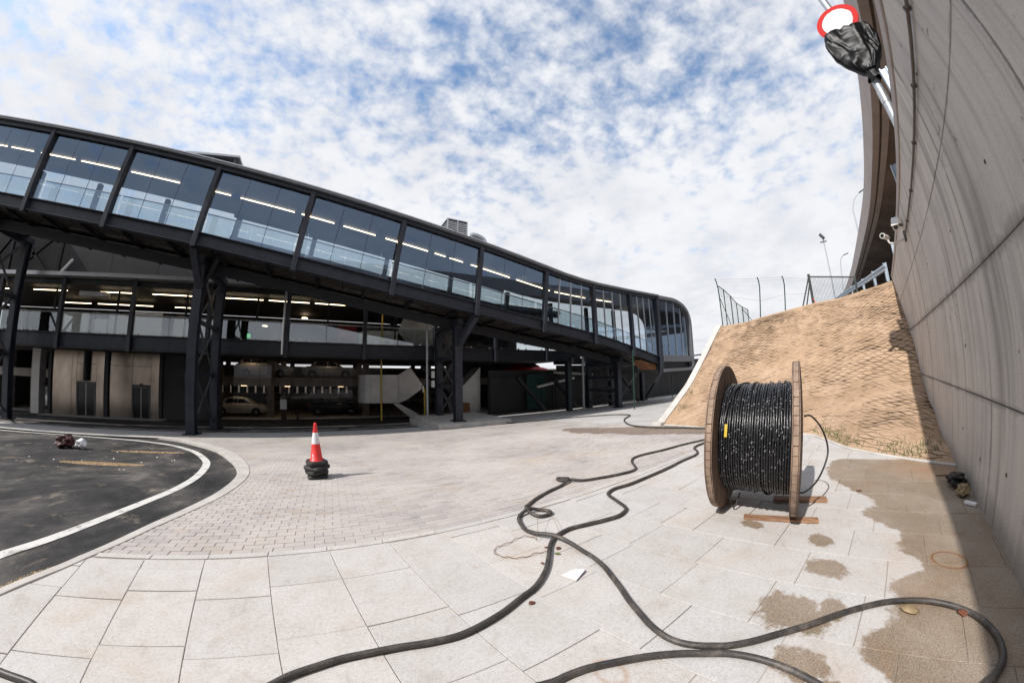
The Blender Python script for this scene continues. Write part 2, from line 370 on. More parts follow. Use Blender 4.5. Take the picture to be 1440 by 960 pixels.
simple('leaf_brown', (.16, .055, .025), .8, 0, .4, 40)
simple('leaf_green', (.10, .13, .03), .8, 0, .4, 20)
simple('twig', (.20, .115, .06), .85, 0, .3, 30)
simple('dark_red', (.045, .005, .007), .6, 0, .3, 9)
simple('stone_tan', (.24, .17, .09), .6, 0, .3, 12)
simple('spilled_sand', (.50, .36, .21), .95, 0, .3, 9, .6)
simple('grass_blade', (.10, .125, .035), .8, 0, .45, 8)
simple('yellow_tag', (.52, .36, .02), .6)
simple('crate_wood', (.22, .10, .045), .8, 0, .3, 6)
simple('fire_red', (.35, .012, .015), .4)
simple('green_net', (.012, .055, .050), .8, 0, .3, 4)
simple('tyre', (.012, .012, .012), .8); simple('car_rim', (.30, .30, .31), .3, .8)
simple('car_glass', (.012, .014, .016), .08)
simple('car_lamp', (.5, .5, .5), .15)
for nm, c in (('car_white', (.72, .72, .72)), ('car_silver', (.45, .46, .48)), ('car_dark', (.03, .035, .05)), ('car_red', (.38, .012, .02))): simple(nm, c, .25, .1, .03)
emit('strip_light', (1.0, .78, .50), 5.0)
emit('lamp_warm', (1.0, .74, .46), 6.0)
emit('exit_green', (.15, .8, .3), .5)
glass('glazing', (.66, .71, .75), 1.0, .008, .17, (.50, .68, .95))  # reflected blue sky put into the panes as a bluish gloss tint
glass('rail_glass', (.84, .89, .90), .9, .02, .11)
glass('garage_glass', (.72, .70, .67), .7, .015, .03)

# ------------------------------------------------------------------ mesh helpers
def wpos(o):
    p = Vector((0, 0, 0))
    while o is not None:
        p += o.location; o = o.parent
    return p
class MB:
    def __init__(s): s.v = []; s.f = []; s.smooth = []; s.m = []; s.mi = 0
    def add(s, vs, fs, smooth=False):
        o = len(s.v); s.v += [tuple(p) for p in vs]
        for f in fs: s.f.append(tuple(o+i for i in f)); s.smooth.append(smooth); s.m.append(s.mi)
        return s
    def box(s, x0, x1, y0, y1, z0, z1):
        return s.add([(x0,y0,z0),(x1,y0,z0),(x1,y1,z0),(x0,y1,z0),(x0,y0,z1),(x1,y0,z1),(x1,y1,z1),(x0,y1,z1)],
                     [(0,3,2,1),(4,5,6,7),(0,1,5,4),(1,2,6,5),(2,3,7,6),(3,0,4,7)])
    def bar(s, p, q, w, h, up=(0,0,1)):
        """box from p to q, w wide across, h along up"""
        p, q = Vector(p), Vector(q); d = (q-p).normalized(); up = Vector(up)
        a = d.cross(up)
        if a.length < 1e-4: a = d.cross(Vector((1,0,0)))
        a.normalize(); b = a.cross(d).normalized(); a *= w/2; b *= h/2
        vs = [p-a-b, p+a-b, p+a+b, p-a+b, q-a-b, q+a-b, q+a+b, q-a+b]
        return s.add(vs, [(0,1,2,3),(7,6,5,4),(4,5,1,0),(5,6,2,1),(6,7,3,2),(7,4,0,3)])
    def hcol(s, x, y, z0, z1, w, d, tf=.03, axis='x'):
        """H section column: flanges face along y"""
        s.box(x-w/2, x+w/2, y-d/2, y-d/2+tf, z0, z1); s.box(x-w/2, x+w/2, y+d/2-tf, y+d/2, z0, z1)
        return s.box(x-.012, x+.012, y-d/2+tf, y+d/2-tf, z0+.002, z1-.002)
    def tube(s, pts, r, n=8, cap=True, smooth=True):
        pts = [Vector(p) for p in pts]; rings = []; prev = None
        for i, p in enumerate(pts):
            d = (pts[min(i+1, len(pts)-1)] - pts[max(i-1, 0)]).normalized()
            if prev is None:
                a = d.cross(Vector((0,0,1)));
                if a.length < 1e-3: a = d.cross(Vector((1,0,0)))
            else:
                a = prev - d*prev.dot(d)
            a.normalize(); prev = a; b = d.cross(a)
            rr = r[i] if isinstance(r, (list, tuple)) else r
            rings.append([p + a*math.cos(2*math.pi*k/n)*rr + b*math.sin(2*math.pi*k/n)*rr for k in range(n)])
        vs = [v for g in rings for v in g]; fs = []
        for i in range(len(rings)-1):
            for k in range(n):
                fs.append((i*n+k, i*n+(k+1)%n, (i+1)*n+(k+1)%n, (i+1)*n+k))
        s.add(vs, fs, smooth)
        if cap: s.add(rings[0], [tuple(range(n))[::-1]]); s.add(rings[-1], [tuple(range(n))])
        return s
    def lathe(s, prof, c=(0,0,0), ax=(0,0,1), n=24, smooth=True, closed=False):
        """prof: [(radius, height)] round the axis ax through c"""
        c = Vector(c); ax = Vector(ax).normalized(); a = ax.orthogonal().normalized(); b = ax.cross(a); vs = []; fs = []
        for (r, h) in prof:
            for k in range(n):
                t = 2*math.pi*k/n; vs.append(c + ax*h + a*math.cos(t)*r + b*math.sin(t)*r)
        m_ = len(prof); rng = range(m_ if closed else m_-1)
        for i in rng:
            j = (i+1) % m_
            for k in range(n): fs.append((i*n+k, i*n+(k+1)%n, j*n+(k+1)%n, j*n+k))
        return s.add(vs, fs, smooth)
    def prism(s, poly, a, b):
        """poly: list of points (3D) translated from offset a to offset b"""
        n = len(poly); a, b = Vector(a), Vector(b)
        vs = [Vector(p)+a for p in poly] + [Vector(p)+b for p in poly]
        fs = [tuple(range(n))[::-1], tuple(range(n, 2*n))] + [(i, (i+1)%n, n+(i+1)%n, n+i) for i in range(n)]
        return s.add(vs, fs)
    def build(s, name, material, parent=None, local=False, bevel=0):
        off = Vector((0,0,0)) if (parent is None or local) else wpos(parent)
        me = bpy.data.meshes.new(name)
        me.from_pydata([tuple(Vector(v)-off) for v in s.v], [], s.f)
        me.polygons.foreach_set('use_smooth', s.smooth)
        ms = material if isinstance(material, (list, tuple)) else [material]
        for x in ms: me.materials.append(MATS[x])
        if len(ms) > 1: me.polygons.foreach_set('material_index', s.m)
        bm = bmesh.new(); bm.from_mesh(me); bmesh.ops.recalc_face_normals(bm, faces=bm.faces); bm.to_mesh(me); bm.free()
        me.update()
        o = bpy.data.objects.new(name, me); COL.objects.link(o); o.parent = parent
        if bevel:
            bv = o.modifiers.new('bevel', 'BEVEL'); bv.width = bevel; bv.segments = 2; bv.limit_method = 'ANGLE'; bv.angle_limit = rad(40)
        return o
def thing(name, label, cat, loc=(0,0,0), group=None, kind=None, rz=0):
    o = bpy.data.objects.new(name, None); COL.objects.link(o); o.location = loc; o.rotation_euler = (0,0,rz)
    o.empty_display_size = .2
    if label: o['label'] = label
    if cat: o['category'] = cat
    if group: o['group'] = group
    if kind: o['kind'] = kind
    return o
def tag(o, label=None, cat=None, group=None, kind=None):
    for k, v in (('label', label), ('category', cat), ('group', group), ('kind', kind)):
        if v: o[k] = v
    return o
def copy_tree(o, parent=None):
    c = o.copy(); COL.objects.link(c); c.parent = parent
    for ch in list(o.children): copy_tree(ch, c)
    return c
def interp(tab, x):
    if x <= tab[0][0]: a, b = tab[0], tab[1]
    elif x >= tab[-1][0]: a, b = tab[-2], tab[-1]
    else:
        for a, b in zip(tab, tab[1:]):
            if a[0] <= x <= b[0]: break
    return a[1] + (b[1]-a[1])*(x-a[0])/(b[0]-a[0])
def spline(pts, k=6):
    out = []
    P = [Vector(p) for p in pts]
    for i in range(len(P)-1):
        p0, p1, p2, p3 = P[max(i-1,0)], P[i], P[i+1], P[min(i+2, len(P)-1)]
        for j in range(k):
            t = j/k
            out.append(.5*((2*p1)+(p2-p0)*t+(2*p0-5*p1+4*p2-p3)*t*t+(3*p1-p0-3*p2+p3)*t*t*t))
    out.append(P[-1]); return out
FALL, T0 = .0575, 3.1
def gz(y):
    """the apron falls gently from the footway towards the building"""
    return 0. if y < T0 else -FALL*(min(y, 30)-T0)
def clip(poly, p, n):
    """keep the side of the line through p where (x-p).n >= 0"""
    out = []
    for i in range(len(poly)):
        a, b = poly[i], poly[(i+1) % len(poly)]
        da = (a[0]-p[0])*n[0]+(a[1]-p[1])*n[1]; db = (b[0]-p[0])*n[0]+(b[1]-p[1])*n[1]
        if da >= 0: out.append(a)
        if (da >= 0) != (db >= 0):
            t = da/(da-db); out.append((a[0]+(b[0]-a[0])*t, a[1]+(b[1]-a[1])*t))
    return out
def sheet(name, polys, material, dz, parent=None, step=None):
    mb = MB()
    for p in polys: mb.add([(x, y, gz(y)+dz) for x, y in p], [tuple(range(len(p)))])
    return mb.build(name, material, parent)

# ------------------------------------------------------------------ the ground
g = MB()
ys = [-900, -60, -1.2, T0, 30, 60, 900]; xs = [-900, -40, 60, 900]
for i in range(len(ys)-1):
    for j in range(len(xs)-1):
        g.add([(xs[j], ys[i], gz(ys[i])-.17), (xs[j+1], ys[i], gz(ys[i])-.17), (xs[j+1], ys[i+1], gz(ys[i+1])-.17), (xs[j], ys[i+1], gz(ys[i+1])-.17)], [(0,1,2,3)])
tag(g.build('ground', 'far_ground'), kind='structure')

KERB_IN = [(-3.6,-.6),(-3.35,.6),(-3.1,1.5),(-2.78,2.47),(-2.52,2.99),(-2.37,3.42),(-2.22,4.02),(-2.03,4.66),(-1.87,5.40),(-1.84,6.31),(-1.98,7.10),(-2.42,8.25),(-3.36,9.97),(-4.55,11.35),(-5.75,12.4),(-7.4,13.05),(-10.2,13.35),(-13.5,13.25),(-24,12.9),(-40,12.5)]
KI = spline([(x, y, 0) for x, y in KERB_IN], 8)
def lateral(path, d):
    out = []
    for i, p in enumerate(path):
        t = (path[min(i+1, len(path)-1)] - path[max(i-1, 0)]).normalized(); out.append(p + Vector((t.y, -t.x, 0))*d)
    return out
def kw(i): 
    y = KI[i].y; return .10 if y < 3 else min(.34, .10 + (y-3)*.035)
KO = [lateral(KI, kw(i))[i] for i in range(len(KI))]
# asphalt sheet between the kerb and far to the left, in strips that follow the fall
mb = MB()
for i in range(len(KI)-1):
    a, b = KI[i], KI[i+1]
    if a.x < -15: break
    mb.add([(-45, a.y*.55-1, gz(a.y*.55-1)-.062), (-45, b.y*.55-1, gz(b.y*.55-1)-.062), (b.x+.02, b.y, gz(b.y)-.062), (a.x+.02, a.y, gz(a.y)-.062)], [(0,1,2,3)])
road = tag(mb.build('road', 'asphalt'), kind='structure')
WL = spline([(x, y, 0) for x, y in [(-3.75,1.9),(-3.36,3.08),(-3.18,3.58),(-3.02,4.25),(-2.83,5.18),(-2.70,5.94),(-2.71,6.91),(-2.94,8.07),(-3.32,8.95),(-4.05,10.11),(-5.18,11.25),(-6.39,11.95),(-7.6,12.35),(-9.9,12.68),(-12.1,12.62),(-18,12.3)]], 8)
la, lb = lateral(WL, .085), lateral(WL, -.085); mb = MB()
for i in range(len(WL)-1): mb.add([(p.x, p.y, gz(p.y)-.057) for p in (la[i], lb[i], lb[i+1], la[i+1])], [(0,1,2,3)])
mb.build('lane_line', 'road_paint', road)
# road along the building, with its lines
far = sheet('service_road', [[(-45, 15.1), (6, 15.1), (6, 24.5), (-45, 24.5)]], 'asphalt', -.03)
tag(far, kind='structure')
for x0, x1, yy in ((-16, -12.2, 15.6), (-10.9, -6.2, 15.65), (-4.6, -1.3, 15.75), (-1.0, .2, 15.78), (.5, 3.9, 15.82)):
    sheet('lane_line', [[(x0, yy), (x1, yy), (x1, yy+.14), (x0, yy+.14)]], 'road_paint', -.026, far)
for x0, x1 in ((-3.9, .2), (.7, 4.0)):
    sheet('lane_line', [[(x0, 16.5), (x1, 16.5), (x1, 16.62), (x0, 16.62)]], 'road_paint', -.026, far)
# kerb stones
kr = thing('kerb', None, None, (-2.3, 4, 0), kind='structure')
i = 0
while i < len(KI)-1:
    j = i; L = 0
    while j < len(KI)-1 and L < .92: L += (KI[j+1]-KI[j]).length; j += 1
    mb = MB(); top = []; n = j-i+1
    e0 = (KI[min(i+1,len(KI)-1)]-KI[i]).normalized()*.004
    for k in range(i, j+1):
        a, b = KI[k], KO[k]; off = e0 if k == i else Vector((0,0,0))
        top += [(a.x+off.x, a.y+off.y, gz(a.y)+.006), (b.x+off.x, b.y+off.y, gz(b.y)+.006), (a.x+off.x, a.y+off.y, gz(a.y)-.15), (b.x+off.x, b.y+off.y, gz(b.y)-.15)]
    fs = []
    for k in range(n-1):
        o = 4*k; fs += [(o, o+4, o+5, o+1), (o+2, o+6, o+4, o), (o+1, o+5, o+7, o+3)]
    fs += [(0,1,3,2), (4*n-4, 4*n-2, 4*n-1, 4*n-3)]
    mb.add(top, fs); mb.build('kerb_stone', 'kerb_stone', kr, bevel=.006)
    i = j
    if KI[i].x < -16: break

# footway of granite slabs
foot = sheet('footway', [[(-3.6, -1.2), (9.8, -1.2), (9.8, T0+.12), (-2.45, T0+.12), (-3.2, 1.2)]], 'joint_dirt', -.0075)
tag(foot, kind='structure')
SK, SW = -.176, .5635
for n in range(-6, 19):
    s0, s1 = -.145+SW*n, -.145+SW*(n+1); y = -1.2 - R_.random()*.6
    while y < T0:
        ln = .62 if R_.random() < .8 else .62*R_.choice((.55, 1.25)); y0, y1 = y, min(y+ln, T0+.005); y += ln
        if y1 <= -1.12 or y1-y0 < .05: continue
        y0 = max(y0, -1.125); gp = .0023 if s0 > -1 else .0034
        poly = [(s0+SK*y0+gp, y0+gp), (s1+SK*y0-gp, y0+gp), (s1+SK*y1-gp, y1-gp), (s0+SK*y1+gp, y1-gp)]
        for p, nn in (((-2.68, 2.47), (.88, -.46)), ((-2.40, 2.99), (.9, -.42)), ((-3.4, .6), (.94, -.3))): 
            poly = clip(poly, p, nn) if poly else poly
        if len(poly) < 3: continue
        tz = R_.uniform(-.003, .0015); cx = sum(p[0] for p in poly)/len(poly); cy_ = sum(p[1] for p in poly)/len(poly)
        tx, ty = R_.uniform(-.004, .004), R_.uniform(-.004, .004)
        zt = lambda p: tz + (p[0]-cx)*tx + (p[1]-cy_)*ty
        k = len(poly); e = .0025
        inn = [(p[0]+(cx-p[0])*.007, p[1]+(cy_-p[1])*.007) for p in poly]
        vs = [(p[0], p[1], -.03) for p in poly] + [(p[0], p[1], zt(p)-e) for p in poly] + [(p[0], p[1], zt(p)) for p in inn]
        fs = [(i, (i+1)%k, k+(i+1)%k, k+i) for i in range(k)] + [(k+i, k+(i+1)%k, 2*k+(i+1)%k, 2*k+i) for i in range(k)] + [tuple(range(2*k, 3*k))]
        MB().add(vs, fs).build('paving_slab', 'granite', foot)
x = -2.32
while x < 9.6:
    ln = R_.uniform(.53, .55); o = .0035
    MB().box(x+o, x+ln-o, T0+.012, T0+.088, -.05, R_.uniform(.001, .005)).build('border_stone', 'granite', foot, bevel=.004); x += ln

# the paved apron of small blocks
apron = sheet('apron', [[(p.x, p.y) for p in (a, b, Vector((9.4, b.y, 0)), Vector((9.4, a.y, 0)))] for a, b in zip(KO, KO[1:]) if a.y > T0-.1 and b.y > a.y and b.x > -8], 'paver_joint', -.0065)
tag(apron, kind='structure')
sheet('verge', [[(-40, 13.0), (-5.4, 12.7), (-5.4, 15.1), (-40, 15.1)], [(-5.5, 13.3), (9.4, 13.3), (9.4, 15.1), (-5.5, 15.1)]], 'cement_floor', -.009, apron)
ltab = sorted([(p.y, p.x) for p in KO if p.y > 2.8 and p.x > -6.5])
PW, PD = .1975, .0965
cells = []
row = 0; y = T0+.094
while y < 13.4:
    xl = interp(ltab, y+PD/2); x = -6.2 + (PW/2 if row % 2 else 0) + R_.uniform(-.01, .01)
    while x < 9.3:
        if x + PW > xl + .03:
            x0 = max(x, xl+.01)
            if x0 < x + PW - .02: cells.append((x0, x+PW, y, y+PD))
        x += PW
    y += PD; row += 1
cells.sort(key=lambda c: math.hypot((c[0]+c[1])/2-.2, (c[2]+c[3])/2) - (.9 if c[0] < .6 else 0))
def block(c, gap=.002):
    x0, x1, y0, y1 = c[0]+gap, c[1]-gap, c[2]+gap, c[3]-gap; dz = R_.uniform(-.002, .0015); e = .0035
    za, zb = gz(y0)+dz, gz(y1)+dz+R_.uniform(-.0015, .0015)
    return ([(x0,y0,za-.02),(x1,y0,za-.02),(x1,y1,zb-.02),(x0,y1,zb-.02),(x0,y0,za-e),(x1,y0,za-e),(x1,y1,zb-e),(x0,y1,zb-e),(x0+e,y0+e,za),(x1-e,y0+e,za),(x1-e,y1-e,zb),(x0+e,y1-e,zb)],
            [(0,1,5,4),(1,2,6,5),(2,3,7,6),(3,0,4,7),(4,5,9,8),(5,6,10,9),(6,7,11,10),(7,4,8,11),(8,9,10,11)])
for c in cells[:300]: MB().add(*block(c)).build('paver', 'paver', apron)
vs, fs, tone = [], [], []
for c in cells[300:]:
    if c[2] < 9.5: v, f = block(c)
    else:
        v = [(c[0]+.003, c[2]+.003, gz(c[2])), (c[1]-.003, c[2]+.003, gz(c[2])), (c[1]-.003, c[3]-.003, gz(c[3])), (c[0]+.003, c[3]-.003, gz(c[3]))]; f = [(0,1,2,3)]
    o = len(vs); vs += v; r = R_.random()
    for q in f: fs.append(tuple(o+i for i in q)); tone.append(r)
me = bpy.data.meshes.new('paver_field'); me.from_pydata(vs, [], fs); me.materials.append(MATS['paver_mass'])
at = me.attributes.new('tone', 'FLOAT', 'FACE'); at.data.foreach_set('value', tone)
pf = bpy.data.objects.new('paver_field', me); COL.objects.link(pf); pf.parent = apron; pf['kind'] = 'stuff'
cem = sheet('cement_yard', [[(9.4, T0), (40, T0), (40, 14.6), (9.4, 14.6)], [(6.0, 15.1), (60, 14.6), (60, 24), (6.0, 24)], [(9.4,14.6),(40,14.6),(9.4,15.1)]], 'cement_floor', -.006)
tag(cem, kind='structure')

# ------------------------------------------------------------------ retaining wall
WY = -1.13
wall = thing('retaining_wall', 'tall grey concrete retaining wall of jointed panels beside the footway', 'wall', (4, WY-.2, 0))
MB().box(-9, 18.3, WY-.45, WY-.035, -.4, 4.86).build('wall_core', 'geocell', wall)
rows = [(-.2, 1.097), (1.097, 2.347), (2.347, 3.597), (3.597, 4.86)]
for ri, (z0, z1) in enumerate(rows):
    x = 2.27 - 2.27*5; sh = 0 if ri < 3 else .0
    while x < 18.2:
        x0, x1 = x, min(x+2.27, 18.3); x += 2.27
        g_ = .0045; dy = R_.uniform(-.003, .003)
        MB().box(x0+g_, x1-g_, WY-.03, WY+dy, z0+g_, z1-g_).build('concrete_panel', 'wall_concrete', wall, bevel=.01)
MB().box(-9, 18.32, WY-.5, WY+.02, 4.875, 5.03).build('coping', 'viaduct_edge', wall, bevel=.01)
for hx, hz in ((3.9, 4.2), (5.2, 2.95), (3.3, 2.9), (2.9, 1.9), (5.6, 1.65), (7.6, 3.1), (3.95, .55), (8.9, 2.0), (6.0, .6), (10.4, 3.0)):
    MB().lathe([(0, .004), (.016, .004), (.020, .0)], (hx, WY+.002, hz), (0, 1, 0), 10, False).build('tie_hole', 'geocell', wall)
# conduit clipped along the wall under the coping
cdt = thing('conduit', 'thin steel conduit clipped along the top of the concrete wall', 'conduit', (4, WY, 4.2))
MB().tube([(x, WY+.03, 4.19+.006*x*.9) for x in (-6, 0, 4, 8, 9.45)] + [(9.55, WY+.03, 4.24)], .018, 8).build('pipe', 'conduit_brown', cdt)
for x in (1.2, 3.0, 4.1, 5.35, 7.0, 8.6): MB().box(x-.012, x+.012, WY+.002, WY+.055, 4.165+.0054*x, 4.222+.0054*x).build('clip', 'conduit_brown', cdt)
# road on top of the wall
up = MB().add([(-30, -14, 4.8), (18.3, -14, 4.8), (18.3, WY-.5, 4.8), (-30, WY-.5, 4.8)], [(0,1,2,3)])
up.add([(18.3, -14, 4.8), (60, -14, 9.2), (60, 7, 9.2), (42, 3.4, 7.3), (30, 1.4, 6.0), (22, -.1, 5.15), (18.3, -.6, 4.8)], [(0,1,2,3,4,5,6)])
tag(up.build('upper_road', 'asphalt'), kind='structure')

# ------------------------------------------------------------------ security cameras on their bracket
cm = thing('security_camera', 'white bullet security camera on an arm, pointing out towards the sand bank', 'camera', (9.75, WY, 4.3))
bx = Vector((9.75, WY, 4.28))
MB().box(9.66, 9.84, WY+.003, WY+.05, 4.14, 4.36).build('wall_plate', 'steel_grey', cm, bevel=.006)
MB().tube(spline([(9.75, WY+.03, 4.2), (9.75, WY+.2, 4.16), (9.77, WY+.38, 4.17), (9.78, WY+.42, 4.26)], 5), .022, 8).build('arm', 'plastic_white', cm)
a0, a1 = Vector((9.95, WY+.40, 4.36)), Vector((9.62, WY+.52, 4.34)); dr = (a1-a0).normalized()
MB().tube([a0, a1], .06, 14).build('housing', 'plastic_white', cm)
MB().tube([a1-dr*.02, a1+dr*.05], .066, 14).build('hood', 'plastic_white', cm)
MB().tube([a1+dr*.051, a1+dr*.056], .045, 14).build('lens', 'lens_black', cm)
cm2 = thing('security_camera', 'white box security camera mounted flat against the concrete wall', 'camera', (9.6, WY+.1, 4.5))
b0, b1 = Vector((9.98, WY+.12, 4.72)), Vector((9.45, WY+.20, 4.42)); dr = (b1-b0).normalized()
MB().bar(b0, b1, .15, .13).build('housing', 'plastic_white', cm2, bevel=.012)
MB().bar(b0-dr*.03+Vector((0,0,.075)), b1+dr*.10+Vector((0,0,.075)), .18, .015).build('hood', 'plastic_white', cm2, bevel=.004)
MB().tube([b1+dr*.002, b1+dr*.012], .05, 12).build('lens', 'lens_black', cm2)
MB().bar((9.72, WY+.004, 4.5), (9.72, WY+.1, 4.54), .08, .05).build('mount', 'steel_grey', cm2)

# ------------------------------------------------------------------ viaduct
VP = [(-30,-3.4),(-12,-2.85),(0,-2.62),(8.56,-2.31),(12.96,-2.02),(15.9,-1.79),(18.5,-1.57),(24.1,-1.08),(31.6,-.18),(40.4,.90),(45.1,1.5),(55.7,3.05),(70,5.8),(90,11)]
vp = spline([(x, y, 0) for x, y in VP], 6)
def sweep(name, prof, material, parent, zf=lambda s: 10.0):
    mb = MB(); n = len(prof); vs = []; fs = []
    for i, p in enumerate(vp):
        t = (vp[min(i+1, len(vp)-1)] - vp[max(i-1, 0)]).normalized(); nn = Vector((-t.y, t.x, 0))
        for (o, z) in prof: vs.append(p + nn*o + Vector((0,0,zf(p.x)+z)))
    for i in range(len(vp)-1):
        for k in range(n): fs.append((i*n+k, i*n+(k+1)%n, (i+1)*n+(k+1)%n, (i+1)*n+k))
    fs.append(tuple(range(n))); fs.append(tuple(range((len(vp)-1)*n, len(vp)*n))[::-1])
    mb.add(vs, fs); return mb.build(name, material, parent)
vd = thing('viaduct', 'curved concrete road viaduct sweeping overhead above the retaining wall', 'viaduct', (20, -6, 0))
sweep('edge_beam', [(0,.55),(0,0),(-.28,-.02),(-.28,.55)], 'viaduct_edge', vd)
sweep('parapet', [(-.10,1.5),(-.10,.56),(-.30,.56),(-.30,1.5)], 'viaduct_edge', vd)
sweep('drip_groove', [(-.285,.30),(-.285,-.06),(-.36,-.06),(-.36,.30)], 'geocell', vd)
sweep('lower_lip', [(-.365,.25),(-.365,-.10),(-.62,-.13),(-.62,.25)], 'viaduct_edge', vd)
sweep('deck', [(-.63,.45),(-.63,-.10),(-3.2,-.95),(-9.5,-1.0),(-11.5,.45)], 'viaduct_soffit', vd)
MB().box(30, 32, -7.5, -5.5, 4, 9.06).build('pier', 'viaduct_edge', vd)

# ------------------------------------------------------------------ no-entry sign on a galvanised pole
sg = thing('road_sign', 'round red-rimmed white road sign on a galvanised pole above the concrete wall', 'sign', (7.12, -1.33, 5.0))
MB().tube([(7.12, -1.34, 4.9), (7.12, -1.34, 9.6)], .078, 16).build('pole', 'galvanised', sg)
MB().tube([(7.12, -1.34, 6.02), (7.12, -1.34, 6.30)], .088, 16).build('pole_collar', 'aluminium', sg)
face = MB().lathe([(0,0),(.335,0),(.335,.004),(0,.004)], (7.03, -1.31, 8.22), (-1, .10, .02), 40, False); face.build('sign_face', 'sign_white', sg)
MB().lathe([(.325,-.012),(.445,-.012),(.445,.004),(.325,.004)], (7.03, -1.31, 8.22), (-1, .10, .02), 40, False, True).build('red_rim', 'sign_red', sg)
MB().lathe([(0,-.03),(.445,-.03),(.445,-.013),(0,-.013)], (7.03, -1.31, 8.22), (-1, .10, .02), 40, False).build('back_plate', 'galvanised', sg)
for dz in (-.2, .2): MB().box(7.05, 7.19, -1.42, -1.26, 8.22+dz-.02, 8.22+dz+.02).build('clamp', 'galvanised', sg)
# black plastic bag tied over the lower plate
vs, fs = [], []
nu, nv = 120, 90
hh = [(0, .40), (.10, .45), (.3, .46), (.5, .42), (.66, .33), (.82, .17), (.90, .09), (.94, .082), (1, .13)]
def crease(q, k): return 1-abs(noise.noise(q*k))*2
for j in range(nv+1):
    t = j/nv; w = interp(hh, t)
    for i in range(nu):
        a = 2*math.pi*i/nu; ex = abs(math.cos(a))**.5*math.copysign(1, math.cos(a)); ey = abs(math.sin(a))**.5*math.copysign(1, math.sin(a))
        side = 0 if math.cos(a) < 0 else 5.3; lx = ey*(1.0+.25*math.sin(t*5+side)) + .35*noise.noise(Vector((ey*1.4, t*2.2, side)))
        d = crease(Vector((lx*1.15, t*.55, side)), 1.6)*.060 + crease(Vector((lx*1.2+t*.9, t*.7, side+2)), 3.0)*.030 + crease(Vector((lx*2-t*.6, t*1.6, side+4)), 3.6)*.012
        top = .16*ey if t < .2 else 0
        rr = w*(1+d*1.2); fade = 1 if t < .86 else .35
        vs.append((7.03 + ex*(max(.07, rr*.15)) + d*.8*fade*ex, -1.34 + ey*rr + .03*math.sin(t*3), 7.92 - t*1.38 + (.10*ey+.06*noise.noise(Vector((ex, ey*2, 9))))*(1-t)))
for j in range(nv):
    for i in range(nu): fs.append((j*nu+i, j*nu+(i+1)%nu, (j+1)*nu+(i+1)%nu, (j+1)*nu+i))
fs.append(tuple(range(nu))[::-1])
bag = MB().add(vs, fs, True).build('plastic_bag', 'bag_black')
tag(bag, 'crumpled black plastic bag tied round the pole under the round sign', 'bag')

# ------------------------------------------------------------------ sand bank with geocells
bt = [(-1.13, 6.45), (-.71, 6.62), (.12, 7.05), (.57, 7.38), (1.07, 8.1), (1.36, 8.5), (2.4, 8.75), (4.44, 9.1), (6.3, 9.62)]
ct = [(-1.13, 18.2), (.24, 17.61), (2.29, 16.73), (4.55, 15.76), (6.33, 14.99)]
cz = [(-1.13, 4.79), (-.64, 4.66), (.24, 4.48), (1.24, 4.27), (2.29, 4.17), (3.34, 4.0), (4.55, 3.78), (5.31, 3.61), (6.33, 3.55)]
prR = [(0, 0), (.045, .09), (.155, .24), (.28, .55), (.37, .87), (.45, 1.37), (.53, 1.93), (.63, 2.58), (.82, 3.64), (.905, 4.3), (1, 4.79)]
prL = [(0, -.19), (.13, .22), (.385, 1.0), (.57, 1.75), (.79, 2.65), (1, 3.45)]
def bank(y, w):
    s0, s1, zc = interp(bt, y), interp(ct, y), interp(cz, y)
    k = min(1, max(0, (y+1.13)/7.43)); k = k**.55
    a = interp(prR, w)/4.79; b = (interp(prL, w)+.19)/3.64
    zb_ = gz(y)
    return Vector((s0+(s1-s0)*w, y, zb_ + (zc-zb_)*(a*(1-k)+b*k)))
NY, NW = 150, 170
vs, fs = [], []
for i in range(NY+1):
    y = WY + (6.30-WY)*i/NY
    for j in range(NW+1):
        w = j/NW; p = bank(y, w)
        n1 = noise.noise(Vector((p.x*.7, p.y*.7, 1)))*.10 + noise.noise(Vector((p.x*2.3, p.y*2.3, 5)))*.035 + noise.noise(Vector((p.x*7, p.y*7, 9)))*.014
        p.z += n1*min(1, w*9)*min(1, (1-w)*12) + .004
        vs.append(p)
for i in range(NY):
    for j in range(NW): a = i*(NW+1)+j; fs.append((a, a+NW+1, a+NW+2, a+1))
# the top runs on behind the crest, the flank is closed by the concrete edge
o = len(vs)
for i in range(NY+1):
    p = vs[i*(NW+1)+NW]; vs.append(Vector((p.x+9, p.y, p.z+.05)))
for i in range(NY): fs.append((i*(NW+1)+NW, (i+1)*(NW+1)+NW, o+i+1, o+i))
bk = MB().add(vs, fs, True).build('sand_bank', 'sand'); tag(bk, kind='structure')
def bank_n(y, w):
    a = bank(y, min(1, w+.01)) - bank(y, max(0, w-.01)); b = bank(min(6.3, y+.05), w) - bank(max(WY, y-.05), w)
    return a.cross(b).normalized() * -1
